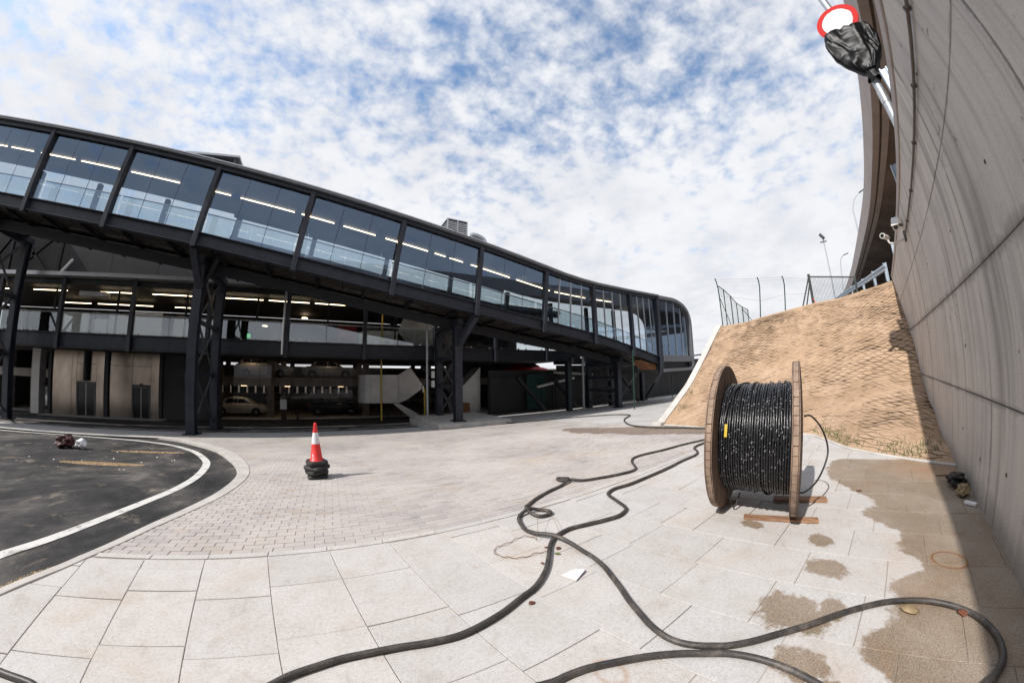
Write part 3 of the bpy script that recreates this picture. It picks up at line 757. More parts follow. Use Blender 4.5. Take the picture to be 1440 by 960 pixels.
# geocell strips: wavy bands standing on edge, mostly buried
vs, fs = [], []
NS = 84
for k in range(NS):
    w0 = .015 + .975*k/NS; y = WY+.02; prev = None; ph = math.pi*(k % 2)
    while y < 6.22:
        drift = .028*noise.noise(Vector((y*.5, w0*4, 3)))
        w = min(.995, max(.01, w0 + drift + .0030*math.sin(y*2*math.pi/.34 + ph + 1.2*noise.noise(Vector((y*.8, k*.37, 8)))) + .0022*noise.noise(Vector((y*3, k*1.3, 2)))))
        p = bank(y, w); nn = bank_n(y, w)
        if nn.z < 0: nn = -nn
        patch = noise.noise(Vector((p.x*.55, p.y*.55, 20))) + .5*noise.noise(Vector((p.x*1.7, p.y*1.7, 40)))
        h = .009 + .016*patch + .014*noise.noise(Vector((p.x*3.0, p.y*3.0, 60))) + (.006 if w > .5 else 0) + (.006 if y < .4 else 0)
        z_n = noise.noise(Vector((p.x*.7, p.y*.7, 1)))*.10 + noise.noise(Vector((p.x*2.3, p.y*2.3, 5)))*.035
        base = p + Vector((0, 0, z_n*min(1, w*9)*min(1, (1-w)*12)))
        cur = (base - nn*.05, base + nn*max(-.03, min(.026, h)), h > -.012)
        if prev is not None and (prev[2] or cur[2]):
            o = len(vs); vs += [prev[0], cur[0], cur[1], prev[1]]; fs.append((o, o+1, o+2, o+3))
        prev = cur; y += .05
gc = MB().add(vs, fs).build('geocell_strips', 'geocell', bk); gc['kind'] = 'stuff'
# loose clods and stones on the sand
vs, fs = [], []
for k in range(1500):
    y = R_.uniform(WY+.05, 6.2); w = R_.random()**1.4; p = bank(y, min(.99, w)); c = .012+.022*R_.random()**3
    zo = noise.noise(Vector((p.x*.7, p.y*.7, 1)))*.10 + noise.noise(Vector((p.x*2.3, p.y*2.3, 5)))*.035
    p.z += zo*min(1, w*9)*min(1, (1-w)*12)
    o = len(vs); pt = []
    for d in ((1,0,0),(-1,0,0),(0,1,0),(0,-1,0),(0,0,1),(0,0,-1)): pt.append(p+Vector(d)*c*R_.uniform(.6, 1.3))
    vs += pt; fs += [(o+a_, o+b_, o+c_) for a_, b_, c_ in ((0,2,4),(2,1,4),(1,3,4),(3,0,4),(2,0,5),(1,2,5),(3,1,5),(0,3,5))]
gc = MB().add(vs, fs).build('sand_clods', 'sand', bk); gc['kind'] = 'stuff'
# concrete edge strip up the open flank
mb = MB(); N_ = 30; P = [bank(6.3, w/N_) for w in range(N_+1)]
for i in range(N_):
    a, b = P[i], P[i+1]
    q = [a+Vector((0,-.09,.07)), a+Vector((0,.17,.07)), b+Vector((0,.17,.07)), b+Vector((0,-.09,.07))]
    lo = [Vector((v.x, v.y, gz(v.y)-.1)) for v in q]
    mb.add(q+lo, [(0,1,2,3), (1,5,6,2), (0,3,7,4)])
mb.build('edge_strip', 'concrete_pale', bk)
mb = MB(); a = P[0]
MB().box(a.x-.25, a.x+.55, 6.16, 6.50, gz(6.3)-.1, gz(6.3)+.10).build('edge_foot', 'concrete_pale', bk, bevel=.01)
# thin kerb at the toe
mb = MB(); toe = [bank(y_, 0) for y_ in [WY+.0+k*.25 for k in range(30)]]
mb.tube([p+Vector((-.03, 0, .012)) for p in toe], .028, 6).build('toe_edge', 'concrete_pale', bk)
# weeds at the toe
vs, fs = [], []
for cx, cw, nn_, sp in ((1.0, .035, 170, .45), (.55, .03, 90, .3), (-.55, .03, 150, .4), (-.9, .05, 60, .25), (6.05, .30, 70, .18), (5.9, .16, 40, .2), (2.9, .02, 40, .4), (-.2, .02, 60, .4)):
    for k in range(nn_):
        y = cx + R_.gauss(0, sp*.5); w = abs(cw + R_.gauss(0, .02))
        if y < WY+.05 or y > 6.25: continue
        p = bank(y, w); h = R_.uniform(.03, .11); a = R_.random()*6.28; d = Vector((math.cos(a), math.sin(a), 0)); l = Vector((R_.uniform(-.5,.5), R_.uniform(-.5,.5), 1)).normalized()*h
        o = len(vs); vs += [p-d*.006, p+d*.006, p+l+d*.002, p+l-d*.002]; fs.append((o, o+1, o+2, o+3))
wd = MB().add(vs, fs).build('weeds', 'grass_blade'); tag(wd, 'sparse green weeds along the foot of the sand bank', 'weeds', kind='stuff')

# ------------------------------------------------------------------ fence posts on the crest
def post(p, h, lean, label, grp, mt='fence_green', r=.026, crank=True):
    t = thing('fence_post', label, 'post', tuple(p), grp)
    p = Vector(p)-Vector((0,0,.3)); top = p+Vector((lean[0], lean[1], h+.3))
    pts = [p, p+(top-p)*.86] + ([top+Vector((-.06, .02, 0)), top+Vector((-.10, .05, .14))] if crank else [top])
    MB().tube(pts, r, 8).build('shaft', mt, t)
    MB().tube([pts[-1], pts[-1]+Vector((0,0,.012))], r*1.25, 8).build('cap', mt, t); return pts
fg = 'cranked green posts along the crest'
A = post((15.2, 6.22, 3.55), 2.15, (0, .03), 'tall cranked green fence post at the corner by the white bank edge', fg)
Bp = post((16.0, 4.68, 3.75), 1.75, (0, -.22), 'cranked green fence post second from the corner, alone on the crest', fg)
Cp = post((16.6, 3.63, 4.0), 1.45, (0, -.18), 'cranked green fence post on the crest nearest the dark gate', fg)
Lf = []
for x, zt, lab in ((15.85, 5.42, 'nearest'), (16.7, 5.22, 'second'), (17.45, 4.95, 'third'), (18.3, 4.85, 'fourth'), (19.2, 4.8, 'last')):
    Lf.append(post((x, 6.25, 3.6+(x-15.2)*.04), zt-3.6-(x-15.2)*.04, (0, 0), f'green mesh fence post receding from the corner, {lab} after it', 'mesh fence receding along the bank edge', crank=False))
pn = thing('mesh_fence', 'green wire mesh fence panel receding from the corner post', 'fence', (17, 6.25, 3.6))
mb = MB()
tops = [(15.2, 5.5), (15.85, 5.42), (16.7, 5.22), (17.45, 4.95), (18.3, 4.85), (19.2, 4.8)]
for x0 in [15.2+.1*k for k in range(41)]:
    z1 = interp(tops, x0); mb.tube([(x0, 6.25, 3.6+(x0-15.2)*.03), (x0, 6.25, z1)], .003, 4, False)
for k in range(14):
    f = k/13; mb.tube([(x, 6.25, 3.6 + f*(z-3.6)) for x, z in tops], .003, 4, False)
mb.build('wire_mesh', 'fence_green', pn)
MB().tube([(x, 6.25, z) for x, z in tops], .02, 8).build('top_rail', 'fence_green', pn)
MB().tube([(15.2, 6.25, 5.0), (16.4, 6.25, 3.65)], .016, 6).build('brace', 'fence_green', pn)
MB().tube([(18.4, 6.25, 4.7), (19.9, 5.9, 3.7)], .018, 6).build('brace', 'fence_green', pn)
def wire(name, pts, label, r=.004):
    o = MB().tube(pts, r, 5).build(name, 'steel_grey'); return tag(o, label, 'wire', 'fence wires on the crest')
wire('fence_wire', [A[-1]-Vector((0,0,.05)), Bp[-1]-Vector((0,0,.05)), Cp[-1]-Vector((0,0,.05)), (19, 2.72, 5.75)], 'top strand of fence wire above the sand bank crest')
wire('fence_wire', [(15.2, 6.2, 5.0), Bp[1]-Vector((0,0,.65)), Cp[1]-Vector((0,0,.45)), (19, 2.66, 5.0)], 'middle strand of fence wire low over the sand bank crest')
wire('fence_wire', [A[-1]-Vector((.03,0,.16)), Bp[-1]-Vector((.03,0,.17)), Cp[-1]-Vector((.03,0,.17)), (19, 2.7, 5.62)], 'second strand of fence wire just under the top one', .003)
# dark gate with upright bars
gt = thing('bar_gate', 'dark green gate of close upright bars on the crest', 'gate', (19, 1.6, 4.5))
MB().bar((19, 2.64, 4.0), (19, 2.66, 6.0), .12, .12).build('hinge_post', 'fence_dark', gt)
MB().bar((19, 2.66, 5.9), (19.0, 3.28, 4.2), .06, .06).build('brace', 'fence_dark', gt); MB().bar((19, 2.66, 5.6), (19.0, 3.06, 4.2), .06, .06).build('brace', 'fence_dark', gt)
MB().bar((19, 2.6, 5.86), (19.0, .47, 5.40), .05, .06).build('top_rail', 'fence_dark', gt); MB().bar((19, 2.6, 4.42), (19, .47, 4.5), .05, .05).build('bottom_rail', 'fence_dark', gt)
MB().bar((19.0, .47, 4.3), (19.0, .47, 5.44), .09, .09).build('end_post', 'fence_dark', gt)
for k in range(1, 32):
    y = 2.6 - k*.0666; MB().bar((19, y, 4.42), (19, y, 5.83-(2.6-y)*.216), .014, .014).build('bar', 'fence_dark', gt)
MB().bar((18.95, 2.45, 4.35), (18.9, 2.62, 4.75), .05, .02).build('warning_tape', 'cone_red', gt)
# guard rail along the upper road
gr = thing('guard_rail', 'pale galvanised guard rail curving along the road above the bank', 'guard rail', (22, 0, 5))
GP = [(18.0,-1.02,4.55,5.60),(18.9,-.98,4.4,5.76),(21.5,-.45,4.9,6.02),(25,.19,5.4,6.40),(29.5,1.10,5.9,6.90),(35,2.29,6.5,7.44),(41,3.5,7.0,8.0)]
for (x, y, z0, z1) in GP[1:]: 
    MB().box(x-.05, x+.05, y-.08, y-.055, z0-.6, z1).box(x-.05, x+.05, y+.055, y+.08, z0-.6, z1).box(x+.03, x+.05, y-.055, y+.055, z0-.6, z1-.002).build('rail_post', 'galv_rail', gr)
cs = [(-.03,.16),(.03,.13),(.03,.06),(-.04,.03),(-.04,-.03),(.03,-.06),(.03,-.13),(-.03,-.16)]
path = spline([(x, y, z1-.27) for x, y, z0, z1 in GP], 4); vs, fs = [], []
for i, p in enumerate(path):
    for (o, z) in cs: vs.append(p+Vector((-.12+o*.6, .1+o, z)))
for i in range(len(path)-1):
    for k in range(len(cs)-1): a = i*len(cs)+k; fs.append((a, a+1, a+1+len(cs), a+len(cs)))
rail = MB().add(vs, fs).build('beam', 'galv_rail', gr); sd = rail.modifiers.new('thick', 'SOLIDIFY'); sd.thickness = .006
# the same rail goes on along the top of the wall: bare posts
for k, x in enumerate((5.9, 9.4, 13.2, 16.2)):
    o = MB().box(x-.05, x+.05, -1.36, -1.34, 5.0, 5.85).box(x-.05, x+.05, -1.26, -1.24, 5.0, 5.85).box(x-.01, x+.01, -1.34, -1.26, 5.0, 5.848).build('rail_post', 'galv_rail')
    tag(o, 'pale steel rail post on the coping of the concrete wall, ' + ('nearest the bagged sign', 'second past the sign', 'third past the sign', 'farthest, by the wall end')[k], 'post', 'rail posts on the wall top')
# yellow site barrier beyond the rail
yb = thing('site_barrier', 'yellow slatted site barrier behind the guard rail', 'barrier', (24, .6, 5))
for k in range(9): MB().bar((23.5+k*.02, -.5+k*.11, 4.9), (23.5+k*.02, -.5+k*.11, 5.50), .03, .05).build('slat', 'yellow_paint', yb)
MB().bar((23.52, -.5, 5.47), (23.7, .4, 5.47), .05, .05).build('top_rail', 'yellow_paint', yb)

# ------------------------------------------------------------------ lamps on the skyline
lp = thing('street_lamp', 'tall street lamp with a curved arm standing on the viaduct', 'street lamp', (48, -.1, 10.5))
MB().tube(spline([(48, -.1, 10.4), (48, -.35, 15), (48, -.45, 18.2), (48, -.55, 19.6), (48, -1.1, 20.7), (48, -1.9, 21.3)], 6), [.11-.07*k/30 for k in range(31)], 8).build('pole', 'galvanised', lp)
MB().bar((48, -1.75, 21.22), (48, -2.7, 21.55), .3, .10).build('lamp_head', 'steel_grey', lp, bevel=.03)
lp2 = thing('street_lamp', 'distant thin street lamp with a curved arm behind the gate', 'street lamp', (60, 4.2, 6))
MB().tube(spline([(60, 4.0, 4), (60, 3.5, 12), (60, 3.25, 15.3), (60, 3.0, 16.7), (60, 2.4, 17.3)], 6), .07, 6).build('pole', 'galvanised', lp2)
MB().bar((60, 2.5, 17.25), (60, 1.7, 17.4), .25, .1).build('lamp_head', 'steel_grey', lp2)
fl = thing('floodlight_mast', 'slim mast with a dark floodlight head beyond the gate', 'mast', (40, 3.3, 5))
MB().tube([(40, 3.3, 4.5), (40, 3.33, 14.2)], .06, 8).build('mast', 'galvanised', fl)
MB().bar((39.9, 3.2, 14.2), (39.9, 3.55, 14.75), .45, .28).build('flood_head', 'steel_dark', fl, bevel=.04)
MB().bar((39.95, 3.0, 13.9), (39.95, 3.7, 13.9), .1, .12).build('cross_arm', 'steel_grey', fl)

# ------------------------------------------------------------------ cable reel
PHI = rad(10); AX = Vector((-math.sin(PHI), math.cos(PHI), 0)); RR = .815; SW_ = .80
C_R = Vector((3.97, .80, RR+.004)); C_L = C_R + AX*SW_
reel = thing('cable_reel', 'large wooden drum wound with black cable standing on the footway', 'cable reel', (C_R.x, C_R.y, 0))
U = Vector((0,0,1)); Hh = AX.cross(U).normalized()
def flange(c, outward, name):
    th = .026
    root = MB().lathe([(.0,-th),(RR-.035,-th),(RR-.035,th),(0,th)], c, AX, 64, False).build(name, 'reel_wood', reel)
    # boards on the inner and outer face, with gaps
    nb = 12
    for side in (-1, 1):
        for k in range(nb):
            u0, u1 = -RR+.01+2*(RR-.01)*k/nb, -RR+.01+2*(RR-.01)*(k+1)/nb
            u0 += .003; u1 -= .003
            pts = []
            Rr = RR-.004
            M_ = 7
            for i in range(M_): 
                u = u0+(u1-u0)*i/(M_-1); pts.append((u, math.sqrt(max(0, Rr*Rr-u*u))))
            for i in range(M_):
                u = u1+(u0-u1)*i/(M_-1); pts.append((u, -math.sqrt(max(0, Rr*Rr-u*u))))
            o0 = c + AX*(side*(th+.0015)); o1 = c + AX*(side*(th+.011+R_.uniform(0,.002)))
            ang = .35 if side < 0 else -.2
            ca, sa = math.cos(ang), math.sin(ang)
            P3 = [Hh*(p*ca-q*sa)+U*(p*sa+q*ca) for p, q in pts]
            MB().prism(P3, o0, o1).build('board', 'reel_wood', root)
    # rim segments
    ns = 58
    for k in range(ns):
        a0, a1 = 2*math.pi*k/ns+R_.uniform(.002, .009), 2*math.pi*(k+1)/ns-.002; vs = []; d = R_.uniform(-.006, .002)
        for a in (a0, (a0+a1)/2, a1):
            for r in (RR-.034, RR+d):
                for s_ in (-1, 1): vs.append(c + Hh*math.cos(a)*r + U*math.sin(a)*r + AX*s_*(th-.002))
        fs = []
        for i in (0, 1):
            o = 4*i; fs += [(o+2, o+6, o+7, o+3), (o, o+1, o+5, o+4), (o, o+4, o+6, o+2), (o+1, o+3, o+7, o+5)]
        fs += [(0,2,3,1), (8,9,11,10)]
        MB().add(vs, fs).build('rim_segment', 'reel_rim', root)
    return root
flange(C_R, -1, 'flange'); flange(C_L, 1, 'flange')
# wound cable: one continuous helix per layer edge, turns slightly uneven
core = C_R + AX*.042; span = SW_-.084; r0 = .585; cr = .0125; turns = int(span/(2*cr))
MB().lathe([(0,0),(r0-.012,0),(r0-.012,span),(0,span)], core, AX, 48, False).build('winding_core', 'thin_cable', reel)
mb = MB(); pts = []; per = 60
for k in range(turns*per+1):
    a = 2*math.pi*k/per; tn = k//per; wob = noise.noise(Vector((tn*.9, math.cos(a)*1.2, math.sin(a)*1.2)))
    r = r0 + .010*wob + .006*((tn*7) % 3 - 1)
    pts.append(core + AX*(cr + span*(k/per)/turns*.985 + .004*noise.noise(Vector((tn*2.1, math.cos(a), math.sin(a))))) + Hh*math.cos(a)*r + U*math.sin(a)*r)
wind = mb.tube(pts, cr*.98, 6).build('cable_winding', 'cable_black', reel)
# a few crossing turns lying over the layer
for k in range(7):
    pts = []; o = R_.uniform(.05, span-.25); a0 = R_.uniform(0, 6.28); da = R_.uniform(1.5, 4); sh = R_.uniform(.05, .22)*R_.choice((-1, 1))
    for i in range(36):
        f = i/35; a = a0+da*f; r = r0+.022 - .014*abs(2*f-1)**3; pts.append(core + AX*min(span-.02, max(.02, o+sh*(3*f*f-2*f**3))) + Hh*math.cos(a)*r + U*math.sin(a)*r)
    MB().tube(pts, cr, 6).build('cable_turn', 'cable_black', reel)
# the loop of cable hanging out past the near flange
e = C_R - AX*.045
lp_ = spline([e+Vector((.10,0,.22)), e+Vector((.22,-.06,.20)), e+Vector((.36,-.16,.02)), e+Vector((.36,-.22,-.22)), e+Vector((.16,-.16,-.46)), e+Vector((-.06,-.07,-.55)), e+Vector((-.16,0,-.54))], 8)
MB().tube(lp_, .010, 8).build('cable_tail', 'thin_cable', reel)
lp_ = spline([C_L-AX*.10+Vector((-.25,0,-.50)), C_L-AX*.16+Vector((-.26,0,-.66)), C_L-AX*.20+Vector((-.2,0,-.76)), C_L-AX*.22+Vector((-.12,0,-.62))], 8)
MB().tube(lp_, .008, 8).build('cable_tail', 'thin_cable', reel)
mb = MB(); tg = []
for k in range(8):
    a = math.pi - .02 - .02*k
    for s_ in (.0, .028): 
        q = core + AX*(span-.075+s_-.02) - Hh*0
        tg.append(q + Vector((-math.cos(.38-.032*k*1.0), 0, 0))*0 + (-Hh if Hh.x > 0 else Hh)*math.cos(.38-.03*k)*(r0+.028) + U*math.sin(.38-.03*k)*(r0+.028))
mb.add(tg, [(2*k, 2*k+1, 2*k+3, 2*k+2) for k in range(7)]); mb.build('yellow_label', 'yellow_tag', reel)
MB().lathe([(.06,-.045),(.06,.045),(.035,.045),(.035,-.045)], C_R, AX, 16, False, True).build('hub', 'steel_grey', reel)
# planks under the reel
def plank(pts, z0, z1, label):
    o = MB().prism([(x, y, z0) for x, y in pts], (0,0,0), (0,0,z1-z0)).build('plank', 'plank_wood', bevel=.003); return tag(o, label, 'plank', 'planks by the cable reel')
plank([(3.50,1.22),(3.60,1.25),(3.87,.53),(3.77,.50)], .003, .030, 'reddish wooden plank lying in front of the cable reel')
plank([(4.155,1.09),(4.29,1.13),(4.54,.55),(4.405,.51)], .003, .034, 'wooden plank half in the shade behind the cable reel')
plank([(3.66,1.62),(3.72,1.66),(3.96,1.5),(3.93,1.45)], .003, .022, 'small dark wooden wedge under the far flange of the reel')

# ------------------------------------------------------------------ hoses
def hose(pts, label, r=.0205, lift=()):  # path points worked out offline from image pixels cast onto the ground
    P = []
    for i, (x, y) in enumerate(pts):
        z = gz(y) + r + .004
        for (lx, ly, lr, lz) in lift:
            d = math.hypot(x-lx, y-ly); z += lz*max(0, 1-d/lr)
        P.append((x, y, z))
    o = MB().tube(spline(P, 5), r, 10).build('rubber_hose', 'hose_rubber'); return tag(o, label, 'hose', 'black rubber hoses')
hose([(7.9,3.30),(7.14,3.55),(6.54,3.72),(5.84,3.82),(5.38,3.92),(5.02,3.91),(4.77,3.76),(4.57,3.56),(4.41,3.39),(4.22,3.32),(3.97,3.36),(3.63,3.46),(3.36,3.57),(3.23,3.70),(3.12,3.79),(3.13,3.91),(3.19,3.96),(3.25,3.89),(3.21,3.73),(2.98,3.62),(2.67,3.52),(2.37,3.39),(2.13,3.24),(2.04,3.14),(2.00,3.01),(2.04,2.88),(2.14,2.85),(2.21,2.88),(2.21,2.95),(2.14,3.03),(2.02,3.06),(1.89,3.03),(1.81,2.94),(1.76,2.81),(1.73,2.68),(1.75,2.54),(1.80,2.44),(1.85,2.33),(1.89,2.19),(1.90,2.01),(1.89,1.86),(1.85,1.70),(1.80,1.58),(1.73,1.42),(1.66,1.28),(1.60,1.13),(1.56,1.02),(1.54,.90),(1.555,.80),(1.60,.71),(1.66,.63),(1.71,.57),(1.83,.47),(1.97,.37),(2.14,.24),(2.32,.11),(2.48,-.03),(2.62,-.19),(2.71,-.37),(2.735,-.52),(2.71,-.66),(2.63,-.77),(2.51,-.835),(2.39,-.855),(2.28,-.845),(2.16,-.80),(2.0,-.70),(1.8,-.6)],
     'black rubber hose with a small coil, looping round over the wet slabs by the wall', lift=((1.87,2.37,.3,.045),(3.22,3.75,.15,.03),(2.03,3.09,.14,.04)))
hose([(7.3,3.35),(6.75,3.36),(6.50,3.36),(6.27,3.30),(5.98,3.07),(5.71,2.98),(5.25,2.98),(4.68,2.94),(4.13,2.92),(3.65,2.91),(3.37,2.94),(3.20,2.90),(3.12,2.83),(3.04,2.62),(2.96,2.42),(2.88,2.35),(2.71,2.31),(2.52,2.34),(2.31,2.39),(2.12,2.43),(1.96,2.41),(1.84,2.36),(1.73,2.27),(1.60,2.12),(1.49,2.0),(1.37,1.90),(1.24,1.82),(1.09,1.77),(.93,1.71),(.78,1.67),(.64,1.645),(.54,1.64),(.38,1.66),(.21,1.69),(.04,1.70),(-.12,1.70),(-.28,1.67),(-.39,1.64),(-.47,1.60),(-.56,1.54),(-.65,1.44)],
     'black rubber hose snaking from the reel across the slabs to the picture foot')
hose([(.70,1.10),(.84,1.06),(.93,1.05),(1.05,1.02),(1.20,.95),(1.35,.86),(1.47,.76),(1.56,.66),(1.64,.56),(1.69,.46),(1.72,.35),(1.73,.23),(1.72,.13),(1.70,.04),(1.66,-.06)],
     'black rubber hose curving in a short arc beside the rust stain', lift=((1.6,.66,.12,.0),))
hose([(-2.3,1.68),(-2.07,1.645),(-1.99,1.63),(-1.88,1.61),(-1.78,1.58),(-1.6,1.48)], 'short end of black hose on the slabs at the kerb corner')
hose([(9.0,3.9),(8.89,4.36),(8.89,5.06),(8.84,6.03),(9.0,7.0),(9.73,7.95),(10.74,8.85),(11.75,9.43),(12.32,9.84),(12.42,10.60),(11.82,11.48),(10.60,12.26),(9.27,12.55),(7.5,13.1)],
     'distant black hose bending across the cement yard past the sand bank', r=.026)

# ------------------------------------------------------------------ traffic cone on stacked weights
cx, cy_ = -.33, 6.24; z0 = gz(cy_)
def lump(name, c, hw, z0_, h, seed, label):
    vs, fs = [], []; n, mrow = 40, 7
    prof = [(.86,0),(.97,.15),(1,.4),(1,.6),(.97,.85),(.88,1),(.5,1)]
    for j, (q, t) in enumerate(prof):
        for i in range(n):
            a = 2*math.pi*i/n; k = (abs(math.cos(a))**5+abs(math.sin(a))**5)**(-.2); nn = noise.noise(Vector((math.cos(a)*1.6, math.sin(a)*1.6, seed+t*.8)))
            r = hw*k*q*(1+.06*nn); vs.append((c[0]+math.cos(a+seed*.23)*r, c[1]+math.sin(a+seed*.23)*r, z0_+h*t+.012*nn*(1 if 0 < t < 1 else .3)))
    for j in range(len(prof)-1):
        for i in range(n): fs.append((j*n+i, j*n+(i+1)%n, (j+1)*n+(i+1)%n, (j+1)*n+i))
    fs.append(tuple(range(n))[::-1]); fs.append(tuple(range((len(prof)-1)*n, len(prof)*n)))
    o = MB().add(vs, fs, True).build(name, 'rubber_black'); return tag(o, label, 'cone weight', 'stacked rubber weights under the cone')
zz = z0
for k, (lab, h) in enumerate((('lowest of the stack on the paving', .07), ('second from the ground in the stack', .085), ('third from the ground in the stack', .08))):
    lump('rubber_weight', (cx+R_.uniform(-.012,.012), cy_+R_.uniform(-.012,.012)), .185+R_.uniform(-.006,.006), zz+.002, h, k*1.7+.3, 'square black rubber weight, ' + lab); zz += h
tc = thing('traffic_cone', 'red and white traffic cone standing on stacked black rubber weights', 'traffic cone', (cx, cy_, zz))
b_ = lump('rubber_base', (cx, cy_), .18, zz+.002, .085, 8.1, 'x'); 
for k in ('label', 'category', 'group'): del b_[k]
b_.parent = tc; b_.location = (-cx, -cy_, -zz)
zt = zz+.085; top = z0+.99
def cr_(z): return .112 - (.112-.030)*(z-zt)/(top-.05-zt)
def cseg(a, b, name, m_): MB().lathe([(cr_(a)+.0015, a), (cr_(b)+.0015, b)], (cx, cy_, 0), (0,0,1), 32).build(name, m_, tc)
za, zb = zt+.30, zt+.50
MB().lathe([(.13, zt-.004), (.125, zt+.012), (cr_(zt+.02), zt+.02), (cr_(za), za)], (cx,cy_,0), (0,0,1), 32).build('cone_body', 'cone_red', tc)
cseg(za, zb, 'reflective_band', 'cone_white')
MB().lathe([(cr_(zb), zb), (cr_(top-.05), top-.05), (.031, top-.045), (.027, top-.012), (.018, top), (0, top)], (cx,cy_,0), (0,0,1), 32).build('cone_tip', 'cone_red', tc)
mb = MB(); q = []
for a in (-2.30, -2.08):
    for z in (zt+.085, zt+.12): q.append((cx+math.cos(a)*(cr_(z)+.003), cy_+math.sin(a)*(cr_(z)+.003), z))
mb.add(q, [(0,2,3,1)]).build('sticker', 'cone_white', tc)

# ------------------------------------------------------------------ litter and marks
def crumple(name, c, r, mt, label, cat, seed, sz=(1,1,.6), group=None, rough=.5):
    bm = bmesh.new(); bmesh.ops.create_icosphere(bm, subdivisions=3, radius=1)
    for v in bm.verts:
        n = noise.noise(v.co*1.6+Vector((seed,0,0)))*rough + noise.noise(v.co*4+Vector((0,seed,0)))*rough*.45
        v.co = Vector((v.co.x*sz[0], v.co.y*sz[1], v.co.z*sz[2]))*(1+n)*r
    zmin = min(v.co.z for v in bm.verts)
    for v in bm.verts: v.co += Vector((0, 0, -zmin))
    me = bpy.data.meshes.new(name); bm.to_mesh(me); bm.free(); me.materials.append(MATS[mt])
    o = bpy.data.objects.new(name, me); COL.objects.link(o); o.location = c
    return tag(o, label, cat, group)
zr_ = gz(9.9)-.06
crumple('rubbish_bag', (-7.75, 9.75, zr_), .26, 'dark_red', 'dark red and black rubbish bag lying on the asphalt', 'bag', 3, (1.1,.9,.6))
crumple('crumpled_plastic', (-7.2, 9.75, zr_), .15, 'paper_white', 'crumpled white plastic beside the dark red bag', 'litter', 7, (1,1,.8))
def patch(name, cx, cy_, rx, ry, rot, dz, mt, label, n=200, grit=.012):
    vs, fs = [], []
    for k in range(n):
        a = R_.random()*6.283; q = math.sqrt(R_.random()); x, y = math.cos(a)*q*rx, math.sin(a)*q*ry
        X, Y = cx+x*math.cos(rot)-y*math.sin(rot), cy_+x*math.sin(rot)+y*math.cos(rot)
        s_ = grit*R_.uniform(.5, 1.6)*(1.2-q*.6); z = gz(Y)+dz; o = len(vs)
        b = R_.random()*6.28
        vs += [(X+math.cos(b+i*2.094)*s_*1.4, Y+math.sin(b+i*2.094)*s_*1.4, z) for i in range(3)] + [(X, Y, z+s_*.9)]
        fs += [(o,o+1,o+3),(o+1,o+2,o+3),(o+2,o,o+3)]
    o = MB().add(vs, fs).build(name, mt); tag(o, label, 'sand', kind='stuff')
patch('spilled_sand', -5.35, 7.85, 1.05, .17, .02, -.061, 'spilled_sand', 'spill of orange sand across the asphalt', 1500, .018)
patch('spilled_grit', -5.2, 9.75, 1.1, .16, .0, -.061, 'spilled_sand', 'thin trail of sand grit near the white line', 500, .018)
patch('kerb_grit', -2.75, 2.75, .3, .10, 1.1, -.061, 'spilled_sand', 'dusty grit gathered in the gutter by the slabs', 500, .008)
patch('stone_chips', -6.0, 8.6, 3.2, 1.6, .0, -.061, 'paper_white', 'pale stone chips scattered on the asphalt', 26, .016)
pp = MB().add([(1.53,1.86,.006),(1.56,1.72,.012),(1.69,1.765,.03),(1.71,1.79,.022),(1.67,1.85,.012),(1.62,1.80,.026)], [(0,1,5),(1,2,5),(2,3,5),(3,4,5),(4,0,5)]).build('paper_scrap', 'paper_white')
sd = pp.modifiers.new('t', 'SOLIDIFY'); sd.thickness = .003
tag(pp, 'crumpled scrap of white paper on the slabs between the hoses', 'paper')
def leaf(x, y, s_, mt, label, rot):
    vs = []; n = 7
    for i in range(n+1):
        f = i/n; w = math.sin(f*math.pi)**.7*.45*s_; 
        for sg in (-1, 0, 1): 
            px, py = (f-.5)*s_*1.5, sg*w; vs.append((x+px*math.cos(rot)-py*math.sin(rot), y+px*math.sin(rot)+py*math.cos(rot), .006+.35*s_*abs(sg)*.4+.12*s_*math.sin(f*5)))
    fs = []
    for i in range(n):
        for k in (0, 1): a = 3*i+k; fs.append((a, a+1, a+4, a+3))
    o = MB().add(vs, fs).build('dry_leaf', mt); sd = o.modifiers.new('t', 'SOLIDIFY'); sd.thickness = .0012
    return tag(o, label, 'leaf', 'dry leaves on the footway')
leaf(1.78, 2.21, .045, 'leaf_brown', 'curled brown leaf right beside the hose crossing', .4)
leaf(1.71, 2.14, .04, 'leaf_green', 'small olive leaf lying under the hose crossing', 1.9)
leaf(1.14, 1.70, .04, 'leaf_brown', 'brown leaf alone below the hose bend', .2)
leaf(1.51, 2.09, .03, 'leaf_brown', 'tiny red-brown leaf beside the thin vine loop', 1.2)
leaf(1.70, 2.29, .028, 'leaf_brown', 'tiny dark leaf on the vine by the hose', 2.2)
vine = MB()
vine.tube([(p.x, p.y, .012+.008*math.sin(k*1.7)) for k, p in enumerate(spline([(a, b, 0) for a, b in [(1.66,2.22),(1.57,2.25),(1.42,2.26),(1.32,2.33),(1.26,2.42),(1.27,2.50),(1.35,2.55),(1.47,2.56),(1.60,2.60),(1.70,2.56),(1.72,2.46)]], 4))], .0035, 5)
vine.tube([(p.x, p.y, .03+.10*math.sin(math.pi*k/24)) for k, p in enumerate(spline([(1.69,2.43,0),(1.76,2.51,0),(1.86,2.65,0),(2.02,2.80,0),(2.06,2.75,0),(2.02,2.57,0),(1.94,2.38,0)], 4))], .002, 5)
tag(vine.build('dry_vine', 'twig'), 'thin dry vine curled in a loop beside the hoses', 'vine')
crumple('pale_stone', (2.60, -.335, .0), .05, 'stone_tan', 'flat tan stone on the wet slabs beside the hose loop', 'stone', 5, (.8,1.2,.35), None, .25)
